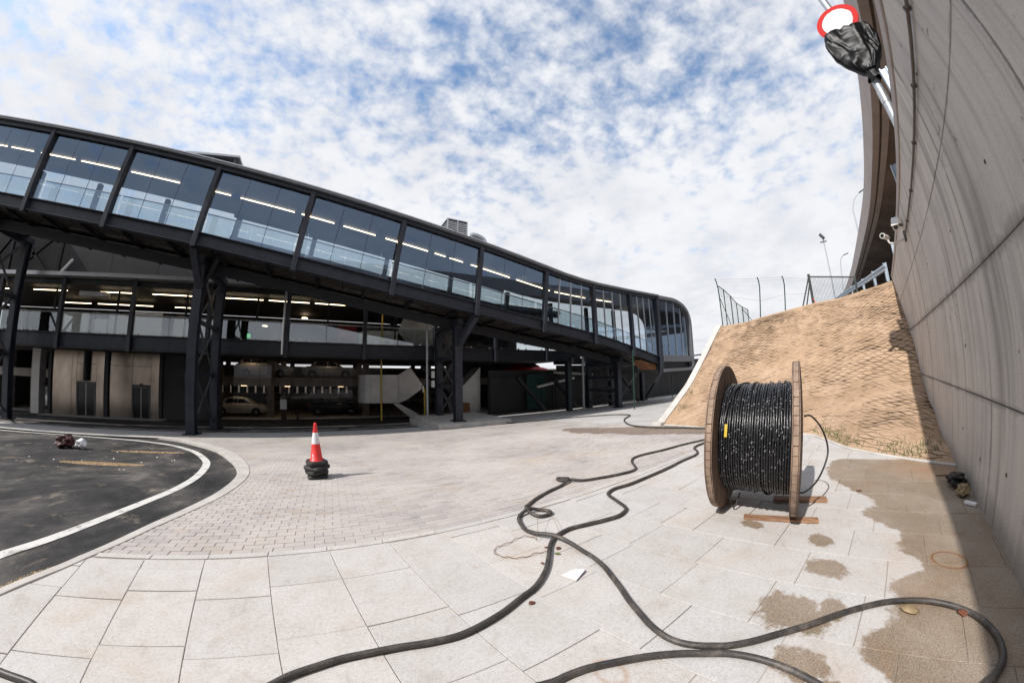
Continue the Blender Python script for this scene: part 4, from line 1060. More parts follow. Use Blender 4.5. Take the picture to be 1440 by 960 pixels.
crumple('dirt_clod', (2.68, -.665, .0), .028, 'leaf_brown', 'small dark clod touching the hose near the wall', 'stone', 9, (1,1,.7))
crumple('plastic_sack', (5.48, -.98, 0), .16, 'bag_black', 'torn black plastic sack at the foot of the concrete wall', 'bag', 2, (1.3,.75,.4))
crumple('crushed_cup', (5.08, -1.0, 0), .085, 'stone_tan', 'crushed beige packaging beside the black sack', 'litter', 12, (1.1,.9,.7))
o = MB().bar((4.83, -.98, .018), (4.76, -1.09, .018), .05, .03).build('white_carton', 'paper_white', bevel=.004); tag(o, 'small white carton lying at the wall foot', 'litter')
o = MB().tube([(5.85, -.78, .012), (5.9, -.98, .012)], .008, 6).build('dark_stick', 'twig'); tag(o, 'short dark stick on the damp slabs near the wall', 'stick')
leaf(4.95, .20, .05, 'leaf_brown', 'dark sliver of bark on the slabs right of the reel', 1.4)

# ------------------------------------------------------------------ raised glazed gallery (descending ramp)
TG, TB = 12.6, 16.5  # gallery tables below are scaled about the camera, onto this nearer plane
RZ = [(-27.79, 13.35), (2.15, 8.34), (11.12, 6.92), (12.88, 6.79), (16.07, 6.81), (19.64, 6.92)]
BZ = [(-27.79, 9.47), (-14.61, 7.53), (-5.46, 6.21), (2.11, 4.95), (9.41, 3.9), (13.06, 3.42), (16.4, 2.8), (19.46, 2.14)]
zr = lambda s: interp(RZ, s); zb = lambda s: interp(BZ, s)
SB = [-24.74, -20.94, -17.14, -13.29, -9.36, -5.55, -1.7, 2.09, 5.8, 9.44, 13.07, 16.44, 19.41]
ST = [-24.55, -20.75, -17.03, -13.18, -9.15, -5.25, -1.36, 2.44, 6.08, 9.76, 13.06, 16.34, 19.32]
gal = thing('glazed_gallery', 'long dark steel footbridge gallery with tall glass panes sloping down to a rounded end', 'gallery', (0, 15.6, 0))
def samples(a, b, st=1.2):
    n = max(1, int((b-a)/st)); return [a+(b-a)*i/n for i in range(n+1)]
def run(f0, f1, y0, y1, a, b, st=1.2):
    """solid strip along s between heights f0(s) and f1(s) and depths y0..y1"""
    mb = MB(); S = samples(a, b, st)
    for p, q in zip(S, S[1:]):
        vs = [(p,y0,f0(p)),(q,y0,f0(q)),(q,y1,f0(q)),(p,y1,f0(p)),(p,y0,f1(p)),(q,y0,f1(q)),(q,y1,f1(q)),(p,y1,f1(p))]
        fs = [(0,3,2,1),(4,5,6,7),(0,1,5,4),(2,3,7,6)]
        if p == S[0]: fs.append((3,0,4,7))
        if q == S[-1]: fs.append((1,2,6,5))
        mb.add(vs, fs)
    return mb
X0, X1 = -24.8, 19.35
# roof, fascia and flashing
run(lambda s: zr(s)-.10, lambda s: zr(s)-.02, TG-.24, 17.0, X0, 19.42).build('roof', 'fascia_grey', gal)
run(lambda s: zr(s)-.26, lambda s: zr(s)-.105, TG-.10, TG-.02, X0, X1).build('fascia', 'steel_dark', gal)
run(lambda s: zr(s)-.015, lambda s: zr(s)+.03, TG-.27, TG-.17, X0, 19.42).build('flashing', 'flashing', gal)
run(lambda s: zr(s)-.27, lambda s: zr(s)-.12, TG+.15, TB, X0, X1).build('ceiling', 'gallery_ceiling', gal)
# edge beams (I section) front and back
for y0 in (TG-.02, TB):
    run(lambda s: zb(s)+.02, lambda s: zb(s)+.45, y0+.10, y0+.13, X0, X1).build('beam_web', 'steel_dark', gal)
    run(lambda s: zb(s)-.02, lambda s: zb(s)+.018, y0-.04, y0+.26, X0, X1).build('beam_flange', 'steel_dark', gal)
    run(lambda s: zb(s)+.452, lambda s: zb(s)+.485, y0-.04, y0+.26, X0, X1).build('beam_flange', 'steel_dark', gal)
# floor deck and soffit plates
run(lambda s: zb(s)+.30, lambda s: zb(s)+.44, TG+.25, TB-.05, X0, X1).build('floor_deck', 'inner_grey', gal)
for a, b in zip(SB, SB[1:]):
    for k in range(2):
        p, q = a+(b-a)*k/2+.012, a+(b-a)*(k+1)/2-.012
        run(lambda s: zb(s)+.05, lambda s: zb(s)+.075, TG+.26, TG+1.9, p, q).build('soffit_plate', 'soffit', gal)
        run(lambda s: zb(s)-.06, lambda s: zb(s)-.035, TG+1.92, TB-.06, p, q).build('soffit_plate', 'soffit', gal)
run(lambda s: zb(s)-.52, lambda s: zb(s)-.12, TG+1.78, TG+1.92, X0, 16.2).build('keel_beam', 'steel_black', gal)
for s_ in samples(-18.5, 14.8, 1.9): MB().bar((s_, TG+.3, zb(s_)-.02), (s_, TB, zb(s_)-.08), .08, .12).build('cross_beam', 'steel_black', gal)
# mullions
for a, b in zip(SB, ST):
    MB().bar((a, TG, zb(a)-.12), (b, TG, zr(b)-.12), .19, .26, (0,1,0)).build('mullion', 'steel_dark', gal, bevel=.01)
    MB().bar((a, TB+.1, zb(a)), (b, TB+.1, zr(b)-.36), .22, .22, (0,1,0)).build('back_mullion', 'steel_black', gal)
# front glass, three panes to a bay
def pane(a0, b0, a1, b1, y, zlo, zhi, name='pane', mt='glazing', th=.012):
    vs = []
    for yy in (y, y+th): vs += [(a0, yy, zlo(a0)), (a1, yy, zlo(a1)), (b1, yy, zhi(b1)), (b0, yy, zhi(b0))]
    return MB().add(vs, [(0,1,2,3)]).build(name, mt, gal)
for i in range(len(SB)-1):
    n = 3 if i < 9 else 4
    for k in range(n):
        f0, f1 = k/n, (k+1)/n; w = .13
        A0, A1 = SB[i]+w+(SB[i+1]-SB[i]-2*w)*f0+.008, SB[i]+w+(SB[i+1]-SB[i]-2*w)*f1-.008
        B0, B1 = ST[i]+w+(ST[i+1]-ST[i]-2*w)*f0+.008, ST[i]+w+(ST[i+1]-ST[i]-2*w)*f1-.008
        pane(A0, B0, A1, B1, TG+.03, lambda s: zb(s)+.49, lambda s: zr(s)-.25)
        if k and i < 9: MB().bar((A0-.008, TG+.05, zb(A0)+.49), (B0-.008, TG+.05, zr(B0)-.26), .018, .02, (0,1,0)).build('glass_joint', 'steel_black', gal)
        if k and i >= 9: MB().bar((A0-.008, TG+.04, zb(A0)+.49), (B0-.008, TG+.04, zr(B0)-.26), .05, .09, (0,1,0)).build('glazing_bar', 'aluminium', gal)
# inner balustrade
fl_ = lambda s: zb(s)+.44
for i in range(len(SB)-1):
    a, b = SB[i]+.05, SB[i+1]-.05
    for k in range(2):
        p, q = a+(b-a)*k/2+.01, a+(b-a)*(k+1)/2-.01
        run(lambda s: fl_(s)+.10, lambda s: fl_(s)+1.02, TG+.60, TG+.612, p, q, 9).build('balustrade_pane', 'rail_glass', gal)
    run(lambda s: fl_(s)+1.03, lambda s: fl_(s)+1.07, TG+.585, TG+.63, a, b).build('handrail', 'aluminium', gal)
# back wall: low pale panel, then clear glass between dark rails up to the ceiling
for i in range(len(SB)-1):
    a, b = SB[i]+.012, SB[i+1]-.012
    run(lambda s: fl_(s)+.02, lambda s: fl_(s)+.78, TB-.02, TB+.03, a, b).build('back_panel', 'inner_white', gal)
    run(lambda s: fl_(s)+.785, lambda s: fl_(s)+.90, TB-.06, TB+.06, a, b).build('back_rail', 'steel_black', gal)
    if 5 <= i < 9:
        run(lambda s: fl_(s)+1.36, lambda s: fl_(s)+1.52, TB-.06, TB+.06, a, b).build('back_rail', 'steel_black', gal)
        pane(a, a, b, b, TB, lambda s: fl_(s)+.905, lambda s: fl_(s)+1.355, 'back_pane', 'rail_glass')
        pane(a, a, b, b, TB, lambda s: fl_(s)+1.525, lambda s: zr(s)-.46, 'back_pane', 'rail_glass')
        run(lambda s: zr(s)-.455, lambda s: zr(s)-.28, TB-.06, TB+.06, a, b).build('back_rail', 'steel_black', gal)
    else:
        m_ = (a+b)/2
        pane(a, a, m_-.02, m_-.02, TB, lambda s: fl_(s)+.905, lambda s: zr(s)-.29, 'back_pane', 'rail_glass'); pane(m_+.02, m_+.02, b, b, TB, lambda s: fl_(s)+.905, lambda s: zr(s)-.29, 'back_pane', 'rail_glass')
# ceiling light strips
s_ = -19.9
while s_ < 15.3:
    L = 2.18
    L = R_.choice((1.5, 2.1, 2.3, 2.5)); run(lambda s: zr(s)-.33, lambda s: zr(s)-.30, TG+1.87, TG+1.915, s_, s_+L, 5).build('light_strip', 'strip_light', gal); s_ += L+R_.uniform(.3, .55)
MB().lathe([(0,.12),(.10,.08),(.12,0),(.09,-.1),(0,-.14)], (8.9, TG+.8, zr(8.9)-.55), (0,0,1), 14).build('dome_camera', 'plastic_white', gal)
# rounded end frame
EP = spline([(19.36,0,6.90),(20.57,0,6.94),(21.63,0,6.94),(22.74,0,6.71),(23.49,0,6.25),(23.85,0,5.58),(23.9,0,4.75),(23.9,0,3.27),(23.9,0,2.06),(23.74,0,1.77),(23.35,0,1.66),(21.31,0,1.62),(19.5,0,1.60)], 5)
def band(path, w, y0, y1, name, mt):
    vs, fs = [], []
    for i, p in enumerate(path):
        d = (path[min(i+1,len(path)-1)]-path[max(i-1,0)]).normalized(); n = Vector((-d.z, 0, d.x))
        for yy in (y0, y1):
            for o in (-w, 0): q = p+n*o; vs.append((q.x, yy, q.z))
    for i in range(len(path)-1):
        o = 4*i; fs += [(o,o+1,o+5,o+4),(o+2,o+6,o+7,o+3),(o,o+4,o+6,o+2),(o+1,o+3,o+7,o+5)]
    fs += [(0,2,3,1), (4*len(path)-4, 4*len(path)-3, 4*len(path)-1, 4*len(path)-2)]
    return MB().add(vs, fs).build(name, mt, gal)
band(EP, .22, TG-.24, 16.8, 'end_frame', 'fascia_grey')
MB().bar((19.44, TG, 1.6), (19.38, TG, 6.7), .28, .32, (0,1,0)).build('mullion', 'steel_dark', gal, bevel=.01)
run(lambda s: 2.30, lambda s: 2.73, TG-.17, TG, 19.6, 23.67).build('end_panel', 'fascia_grey', gal)
run(lambda s: 1.84, lambda s: 2.28, TG+.12, TG+.15, 19.6, 23.67).build('end_recess', 'steel_black', gal)
run(lambda s: 2.62, lambda s: 2.79, TG+.2, TB, 19.46, 23.67).build('end_floor', 'inner_grey', gal)
zi = lambda s: min(6.66, 6.66-max(0, s-21.7)**2*.39)
cuts = [19.6, 20.66, 21.68, 22.61, 23.25, 23.64]
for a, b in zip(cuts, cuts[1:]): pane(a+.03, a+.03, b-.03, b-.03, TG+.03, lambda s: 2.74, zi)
for a in cuts[1:-1]: MB().bar((a, TG+.03, 2.74), (a, TG+.03, zi(a)+.02), .06, .10, (0,1,0)).build('glazing_bar', 'aluminium', gal)
for zz_ in (3.3, 3.78): MB().tube([(19.7, 13.6, zz_), (23.5, 13.6, zz_-.05)], .025, 8).build('handrail', 'aluminium', gal)
for xx in (20.4, 21.9, 23.2): MB().tube([(xx, 13.6, 2.79), (xx, 13.6, 3.78)], .022, 8).build('rail_stanchion', 'aluminium', gal)
MB().bar((22.1, 14.5, 2.79), (21.9, 14.5, 6.5), .3, .3).build('inner_column', 'inner_white', gal)
MB().add([(17.6, TG+.3, 2.45), (19.3, TG+.3, 2.1), (19.3, TG+.3, 1.80), (18.6, TG+.3, 1.84), (17.6, TG+1.2, 2.45), (19.3, TG+1.2, 2.1), (19.3, TG+1.2, 1.80), (18.6, TG+1.2, 1.84)], [(0,1,2,3),(4,5,6,7),(0,1,5,4),(2,3,7,6),(3,0,4,7)]).build('warm_soffit', 'crate_wood', gal)
# rooftop plant
o = thing('rooftop_canopy', 'low flat plant canopy on the gallery roof', 'roof plant', (-6.4, 14.4, zr(-6.4)))
MB().box(-7.6, -5.1, 13.9, 15.0, 10.84, 10.94).build('canopy_plate', 'flashing', o)
for x in (-7.4, -6.3, -5.3): MB().bar((x, 14.0, zr(x)-.05), (x, 14.0, 10.84), .07, .07).build('canopy_leg', 'steel_grey', o)
MB().box(-7.3, -5.4, 14.1, 14.9, zr(-5.5)-.2, 10.70).build('plant_box', 'steel_dark', o)
o = thing('louvred_vent', 'grey louvred vent box on the gallery roof', 'vent', (5.5, 14.6, zr(5.5)))
MB().box(4.97, 6.0, 14.3, 15.2, zr(6.0)-.2, 9.56).build('vent_core', 'steel_grey', o)
for k in range(17):
    z = zr(5.0)+.02+k*.1
    if z < 9.5: MB().box(4.94, 6.03, 14.24, 14.295, z, z+.05).build('louvre', 'aluminium', o)
MB().box(4.92, 6.05, 14.22, 15.24, 9.56, 9.61).build('vent_cap', 'flashing', o)
for x in (4.93, 5.47, 5.99): MB().box(x, x+.05, 14.21, 14.26, zr(6.0)-.1, 9.56).build('vent_post', 'aluminium', o)
o = MB().tube(spline([(6.12,14.2,7.6),(6.13,14.2,8.62),(6.32,14.2,8.86),(6.68,14.2,8.84),(6.98,14.2,8.58),(7.05,14.2,7.4)], 5), .16, 12).build('duct_bend', 'galvanised'); tag(o, 'curved silver duct on the gallery roof beside the vent', 'duct')

# ------------------------------------------------------------------ trestles carrying the gallery
def trestle(s, yf, yb_, zf, ztop, label, bracket):
    t = thing('support_trestle', label, 'trestle', (s, (yf+yb_)/2, gz(yf)), 'steel trestles under the gallery')
    for y in (yf, yb_):
        MB().hcol(s, y, zf if y == yf else gz(y), ztop, .36, .36).build('column', 'steel_dark', t)
        MB().box(s-.3, s+.3, y-.3, y+.3, (zf if y == yf else gz(y))-.01, (zf if y == yf else gz(y))+.035).build('base_plate', 'steel_black', t)
        for zz_ in (1.35, 3.55): MB().box(s-.2, s+.2, y-.2, y-.185, zz_, zz_+.3).build('splice_plate', 'steel_dark', t)
    n = 3; h = (ztop-zf-.3)/n
    for k in range(n):
        z0_, z1_ = zf+.2+h*k, zf+.2+h*(k+1)
        for sg in (-1, 1):
            MB().bar((s+.03*sg, yf+.2, z0_ if sg < 0 else z1_), (s+.03*sg, yb_-.2, z1_ if sg < 0 else z0_), .05, .12).build('cross_brace', 'steel_grey', t)
        MB().bar((s, yf+.19, z1_), (s, yb_-.19, z1_), .14, .16).build('strut', 'steel_dark', t)
    MB().bar((s, yf-.4, ztop+.14), (s, yb_+.3, ztop+.14), .3, .26).build('head_beam', 'steel_dark', t)
    if bracket:
        MB().bar((s+.05, yf-.1, ztop-.9), (bracket, TG+.05, zb(bracket)-.1), .26, .26).build('bracket', 'steel_dark', t)
        MB().bar((s+.05, yf+.3, ztop-.6), (bracket+.6, TG+1.2, zb(bracket)-.05), .16, .18).build('bracket', 'steel_black', t)
    return t
trestle(-16.9, 14.1, 16.9, gz(14.1), zb(-16.9)-.35, 'steel trestle farthest up the slope of the gallery, at the picture edge', None)
trestle(-5.65, 14.1, 16.9, gz(14.1), zb(-5.65)-.35, 'steel trestle with paired columns in front of the stainless lift block', -5.55)
trestle(5.5, 14.1, 16.9, -.40, zb(5.5)-.4, 'braced steel trestle on a concrete plinth beside the grey stair', 5.8)
trestle(16.9, 14.4, 17.2, gz(14.4)+.05, zb(16.9)-.3, 'dark steel trestle under the low end of the gallery', None)
pl = MB(); 
pl.box(4.3, 7.9, 13.3, 17.4, gz(13.3)-.3, -.41); o = pl.build('plinth', 'concrete_pale', bevel=.02); tag(o, 'low concrete plinth under the braced trestle', 'plinth')
o = MB().box(4.0, 4.29, 14.6, 17.6, gz(17)-.3, -.56).build('plinth_step', 'concrete_pale', bevel=.015); tag(o, 'stone step along the left side of the plinth', 'step')
dp = thing('downpipe', 'slim galvanised downpipe standing on the plinth next to the trestle', 'pipe', (4.75, 16.6, -.41)); MB().tube([(4.75, 16.6, -.41), (4.75, 16.6, 5.0)], .06, 10).build('pipe', 'galvanised', dp); MB().box(4.6, 4.9, 16.45, 16.75, -.41, -.36).build('foot', 'galvanised', dp)
dp = thing('downpipe', 'slim pale downpipe under the low end of the gallery', 'pipe', (15.85, 16.7, -.78)); MB().tube([(15.85, 16.7, gz(16.7)), (15.9, 16.7, 3.3)], .08, 10).build('pipe', 'galvanised', dp); MB().box(15.7, 16.0, 16.55, 16.85, gz(16.7)-.01, gz(16.7)+.05).build('foot', 'galvanised', dp)
for k, (x, z) in enumerate(((5.28, 1.62), (5.28, 1.12))):
    o = MB().box(5.02, 5.20, 16.70, 16.72, z, z+.36).build('notice_plate', 'paper_white'); tag(o, 'small white notice plate beside the braced trestle, ' + ('upper', 'lower')[k] + ' of two', 'notice')

# ------------------------------------------------------------------ mezzanine walkway behind the gallery
TM = 18.0
mz = thing('mezzanine_walkway', 'level steel walkway with glass balustrade and long ceiling lights under the gallery', 'walkway', (-4, 20, 0))
c_ = lambda v: (lambda s: v)
MX0, MX1 = -27, 17.0
run(c_(2.72), c_(3.36), TM+.10, TM+.13, MX0, MX1, 9).build('beam_web', 'steel_dark', mz)
run(c_(2.66), c_(2.70), TM-.04, TM+.26, MX0, MX1, 9).build('beam_flange', 'steel_dark', mz); run(c_(3.37), c_(3.42), TM-.04, TM+.26, MX0, MX1, 9).build('beam_flange', 'steel_dark', mz)
run(c_(3.10), c_(3.36), TM+.3, 25.8, MX0, MX1, 9).build('floor_slab', 'garage_concrete', mz)
run(c_(2.78), c_(3.09), TM+.3, 25.8, MX0, MX1, 9).build('soffit', 'ceiling_dark', mz)
PS = [-23.2, -19.1, -14.92, -10.67, -6.5, -2.45, 1.62, 5.65, 9.63, 13.7]
for s_ in PS:
    MB().bar((s_, TM-.02, 2.6), (s_, TM-.02, 6.2), .20, .24, (0,1,0)).build('post', 'steel_dark', mz, bevel=.01)
MB().tube([(-2.62, TM-.2, 2.75), (-2.62, TM-.2, 6.1)], .06, 10).build('rainwater_pipe', 'aluminium', mz)
for a, b in zip(PS, PS[1:]):
    for k in range(2):
        p, q = a+.12+(b-a-.24)*k/2+.012, a+.12+(b-a-.24)*(k+1)/2-.012
        MB().box(p, q, TM+.02, TM+.034, 3.45, 4.36).build('balustrade_pane', 'rail_glass', mz)
        MB().box(p+.25, p+.33, TM-.01, TM+.06, 3.42, 3.50).build('glass_clamp', 'aluminium', mz); MB().box(q-.33, q-.25, TM-.01, TM+.06, 3.42, 3.50).build('glass_clamp', 'aluminium', mz)
    MB().tube([(a, TM+.03, 4.40), (b, TM+.03, 4.40)], .022, 8).build('handrail', 'aluminium', mz)
    MB().box((a+b)/2-.03, (a+b)/2+.03, TM+.09, TM+.13, 2.72, 3.36).build('web_stiffener', 'steel_dark', mz)
    MB().box((a+b)/2-.05, (a+b)/2+.05, TM+1.9, TM+2.0, 3.37, 6.0).build('inner_post', 'steel_black', mz)
run(c_(6.16), c_(6.36), TM-.35, TM-.15, MX0, 3, 9).build('roof_edge', 'flashing', mz)
run(c_(6.10), c_(6.34), TM-.12, 27.0, MX0, 15, 9).build('roof', 'ceiling_dark', mz)
run(c_(5.86), c_(6.08), TM+.1, TM+.25, MX0, 15, 9).build('eaves_beam', 'steel_black', mz)
def strips(y, z, segs):
    for a, b in segs: MB().box(a, b, y-.03, y+.03, z-.01, z+.02).build('light_strip', 'strip_light', mz)
strips(20.0, 5.90, [(-24, -20.6), (-18.78, -16.35), (-14.06, -12.08), (-10.75, -8.33), (-6.62, -4.23), (-3.9, -1.56), (-1.23, 1.17), (1.81, 3.67), (6, 8.2), (9.4, 11.6)])
strips(23.0, 5.78, [(-18.92, -16.78), (-16.24, -13.91), (-13.45, -12.23), (-10.69, -9.53), (8.5, 10.5), (11.2, 13)])
# white partitions on the walkway
for x0, x1, zt_, mt in ((-18.2, -16.1, 5.05, 'inner_white'), (-15.7, -14.7, 4.7, 'cladding_grey'), (-14.6, -13.3, 5.05, 'inner_white'), (-12.9, -11.0, 5.2, 'inner_white'), (-10.2, -7.4, 4.9, 'inner_white')):
    o = MB().box(x0, x1, 22.0, 22.12, 3.365, zt_).build('partition', mt); tag(o, 'white partition wall on the walkway, ' + {-18.2: 'first from the picture edge', -15.7: 'narrow grey one', -14.6: 'over the lift doors', -12.9: 'left of the paired columns', -10.2: 'behind the paired columns'}[x0], 'partition', 'partitions on the walkway')
o = MB().box(-14.9, -13.2, 19.2, 19.7, 5.5, 5.75).build('air_unit', 'cladding_grey', bevel=.02); tag(o, 'long grey air unit hung under the walkway roof', 'air unit')
o = MB().box(-5.35, -5.15, 21.5, 21.56, 3.9, 4.15).build('exit_sign', 'exit_green'); tag(o, 'small lit green exit sign on the walkway', 'sign')
o = MB().box(.2, 1.5, 23.0, 23.1, 4.1, 5.15).build('fire_cabinet', 'fire_red'); tag(o, 'dark red fire cabinet at the back of the walkway', 'cabinet')

# ------------------------------------------------------------------ upper storey behind
us = thing('upper_storey', 'dark grey panelled upper storey behind the high end of the gallery', 'building', (-12, 21, 6.4))
x = -16.4
while x < -3: MB().box(x+.012, x+2.98-.012, 19.6, 19.7, 6.45, min(9.4, zr(x+3)-.4)).build('wall_panel', 'upper_grey', us); x += 2.98
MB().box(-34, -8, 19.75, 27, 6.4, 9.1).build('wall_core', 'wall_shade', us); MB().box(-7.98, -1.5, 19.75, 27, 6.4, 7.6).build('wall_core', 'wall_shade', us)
for p, q in (((-20.4,19.5,6.5),(-17.7,19.5,8.7)), ((-19.8,19.5,8.7),(-17.4,19.5,6.5)), ((-20.9,19.5,8.7),(-22.6,19.5,6.5)), ((-16.9,19.5,6.5),(-16.9,19.5,8.8)), ((-20.6,19.5,6.5),(-20.6,19.5,8.8))):
    MB().bar(p, q, .16, .2).build('truss_bar', 'steel_black', us)
MB().bar((-16.6,19.4,6.7),(-15.9,19.4,7.5), .1, .14).build('white_strut', 'paper_white', us)

# ------------------------------------------------------------------ lift block
lb = thing('lift_block', 'stainless clad lift block with two black glass doors under the walkway', 'building', (-15, 22.5, -1.1))
TE = 22.5
def dz_(s): return gz(22.5)
z0_ = gz(22.5)
pan = [(-18.85, -17.35), (-17.33, -16.98), (-15.52, -14.95), (-14.55, -13.0), (-11.70, -11.15)]
for a, b in pan: MB().box(a, b, TE, TE+.06, z0_+.02, 2.0 if a > -15 and a < -14 else 3.05).build('steel_panel', 'stainless', lb)
for a, b, zl in ((-16.96, -15.54, .92), (-12.98, -11.72, .86)): 
    MB().box(a, b, TE+.01, TE+.06, zl+.04, 2.0).build('steel_panel', 'stainless', lb); MB().box(a, b, TE+.01, TE+.06, 2.02, 3.05).build('steel_panel', 'stainless', lb)
MB().box(-14.53, -13.0, TE+.005, TE+.065, 2.02, 3.05).build('steel_panel', 'stainless', lb)
for a, b, zl in ((-16.85, -15.62, .84), (-12.88, -11.80, .74)):
    fr = MB().box(a-.09, a, TE-.03, TE+.05, z0_, zl+.1).box(b, b+.09, TE-.03, TE+.05, z0_, zl+.1).box(a, b, TE-.03, TE+.05, zl, zl+.1).build('door_frame', 'steel_grey', lb)
    mid = (a+b)/2
    for p, q in ((a+.02, mid-.02), (mid+.02, b-.02)): MB().box(p, q, TE+.01, TE+.03, z0_+.01, zl).build('door_leaf', 'door_black', fr)
    MB().box(mid-.018, mid+.018, TE-.01, TE+.02, z0_+.01, zl).build('door_stile', 'aluminium', fr)
    MB().box(mid-.1, mid+.1, TE-.04, TE, zl+.16, zl+.24).build('door_sensor', 'lens_black', fr)
MB().box(-14.9, -14.6, TE-.12, TE+.1, z0_, 3.1).build('dark_pier', 'steel_black', lb); MB().box(-11.12, -10.9, TE-.1, TE+.1, z0_, 3.1).build('dark_pier', 'steel_black', lb)
MB().box(-19.1, -18.87, TE-.1, TE+.1, z0_, 3.1).build('dark_pier', 'steel_black', lb)
MB().box(-10.88, -7.9, TE, TE+.08, z0_, 3.1).build('dark_wall', 'wall_shade', lb)
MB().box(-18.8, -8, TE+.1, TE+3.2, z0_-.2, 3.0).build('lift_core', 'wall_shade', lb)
MB().box(-19.2, -10.6, TE-1.3, TE-.02, z0_-.1, z0_+.03).build('threshold_slab', 'cement_floor', lb)
MB().tube([(-16.2, TE-.15, 1.0), (-16.2, TE-.15, 3.0)], .16, 14).build('flue', 'steel_black', lb)
pc = MB(); o = thing('ribbed_column', 'pale ribbed concrete column standing left of the lift block', 'column', (-20, 22.5, z0_))
MB().box(-20.32, -19.7, 22.3, 22.9, z0_, 3.1).build('shaft', 'cladding_grey', o)
for k in range(38): MB().box(-20.34, -19.68, 22.26, 22.299, z0_+.05+k*.108, z0_+.11+k*.108).build('rib', 'plastic_white', o)

# ------------------------------------------------------------------ multi-storey car park
cp = thing('car_park', 'dim multi-storey car park with concrete decks behind glass', 'building', (-3, 30, -1.3))
zg = gz(26)
MB().box(-45, 34, 25.6, 46, zg-.25, zg-.005).build('ground_deck', 'garage_concrete', cp)
MB().box(-27, 16, 26.0, 46, .98, 1.56).build('upper_deck', 'garage_concrete', cp)
MB().box(-27, 16, 25.9, 46, 3.365, 3.46).build('third_deck', 'garage_concrete', cp)
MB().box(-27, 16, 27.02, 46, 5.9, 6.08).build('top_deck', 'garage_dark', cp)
for s_ in (-26, -19, -11.9, -4.67, 2.5, 9.6):
    for y in (26.3, 33, 40): MB().box(s_-.23, s_+.23, y-.2, y+.25, zg, .975).build('column', 'garage_concrete', cp); MB().box(s_-.23, s_+.23, y-.2, y+.25, 1.565, 3.36).build('column', 'garage_concrete', cp)
    MB().box(s_-.3, s_+.3, 26.8, 27.4, 3.465, 5.89).build('column', 'garage_concrete', cp)
for z0_, z1_ in ((zg, zg+.95), (1.565, 3.05), (3.47, 5.2)):
    MB().box(-27, 16, 45.6, 45.8, z0_, z1_).build('parapet', 'garage_concrete', cp)
for k in range(40):
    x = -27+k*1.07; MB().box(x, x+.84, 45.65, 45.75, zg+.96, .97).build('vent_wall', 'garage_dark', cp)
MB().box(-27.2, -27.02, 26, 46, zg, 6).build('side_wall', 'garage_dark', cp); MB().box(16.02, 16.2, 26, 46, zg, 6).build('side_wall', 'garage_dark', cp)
for s_, y, z in ((-5.4, 29, 3.3), (-2.9, 29.5, 3.3), (-1.2, 31, 3.3), (-17, 28, .93), (-16.2, 30, .93), (2.4, 28, 3.3), (-2.2, 25, 5.85), (-6, 30, 5.86), (-3.5, 27, .96), (.6, 27.2, .96), (-6.8, 27, .96), (-.4, 27, 3.34), (-6.3, 26.9, 3.34)):  # further lamps added among the few real ones to brighten the garage
    MB().lathe([(0,0),(.22,0),(.20,.05),(0,.06)], (s_, y, z-.02), (0,0,1), 14, False).build('ceiling_lamp', 'lamp_warm', cp)
for a, b in ((-7.6,-5.3),(-5.28,-3.0),(-2.98,-.7),(-.68,1.5),(1.52,3.6)):
    MB().add([(a, 25.3, zg+.1), (b, 25.3, zg+.1), (b, 25.3, 2.76), (a, 25.3, 2.76)], [(0,1,2,3)]).build('facade_pane', 'garage_glass', cp)
    MB().box(b-.0, b+.02, 25.28, 25.32, zg+.1, 2.76).build('pane_bar', 'steel_black', cp)
MB().box(-7.9, 3.8, 25.0, 25.5, zg-.1, zg+.09).build('facade_kerb', 'concrete_pale', cp)
o = MB().box(-27, 3.9, 22.0 if False else 24.6, 25.0, zg-.06, zg+.02).build('planting_bed', 'soil'); tag(o, kind='structure')
o = thing('hydrant', 'small red hydrant in front of the car park glass', 'hydrant', (-2.5, 24.6, zg))
MB().lathe([(.12,0),(.12,.05),(.07,.08),(.07,.5),(.10,.52),(.10,.6),(.05,.68),(0,.7)], (-2.5, 24.6, zg), (0,0,1), 14).build('barrel', 'dark_red', o)
MB().tube([(-2.68, 24.6, zg+.42), (-2.32, 24.6, zg+.42)], .05, 8).build('outlet', 'dark_red', o)
o = thing('notice_board', 'white notice panel on a dark red stand before the car park', 'notice', (-3.4, 24.4, zg))
MB().box(-3.60, -3.25, 24.3, 24.5, zg, zg+.75).build('stand', 'dark_red', o); MB().box(-3.65, -3.2, 24.28, 24.32, zg+.78, zg+1.45).build('panel', 'paper_white', o)

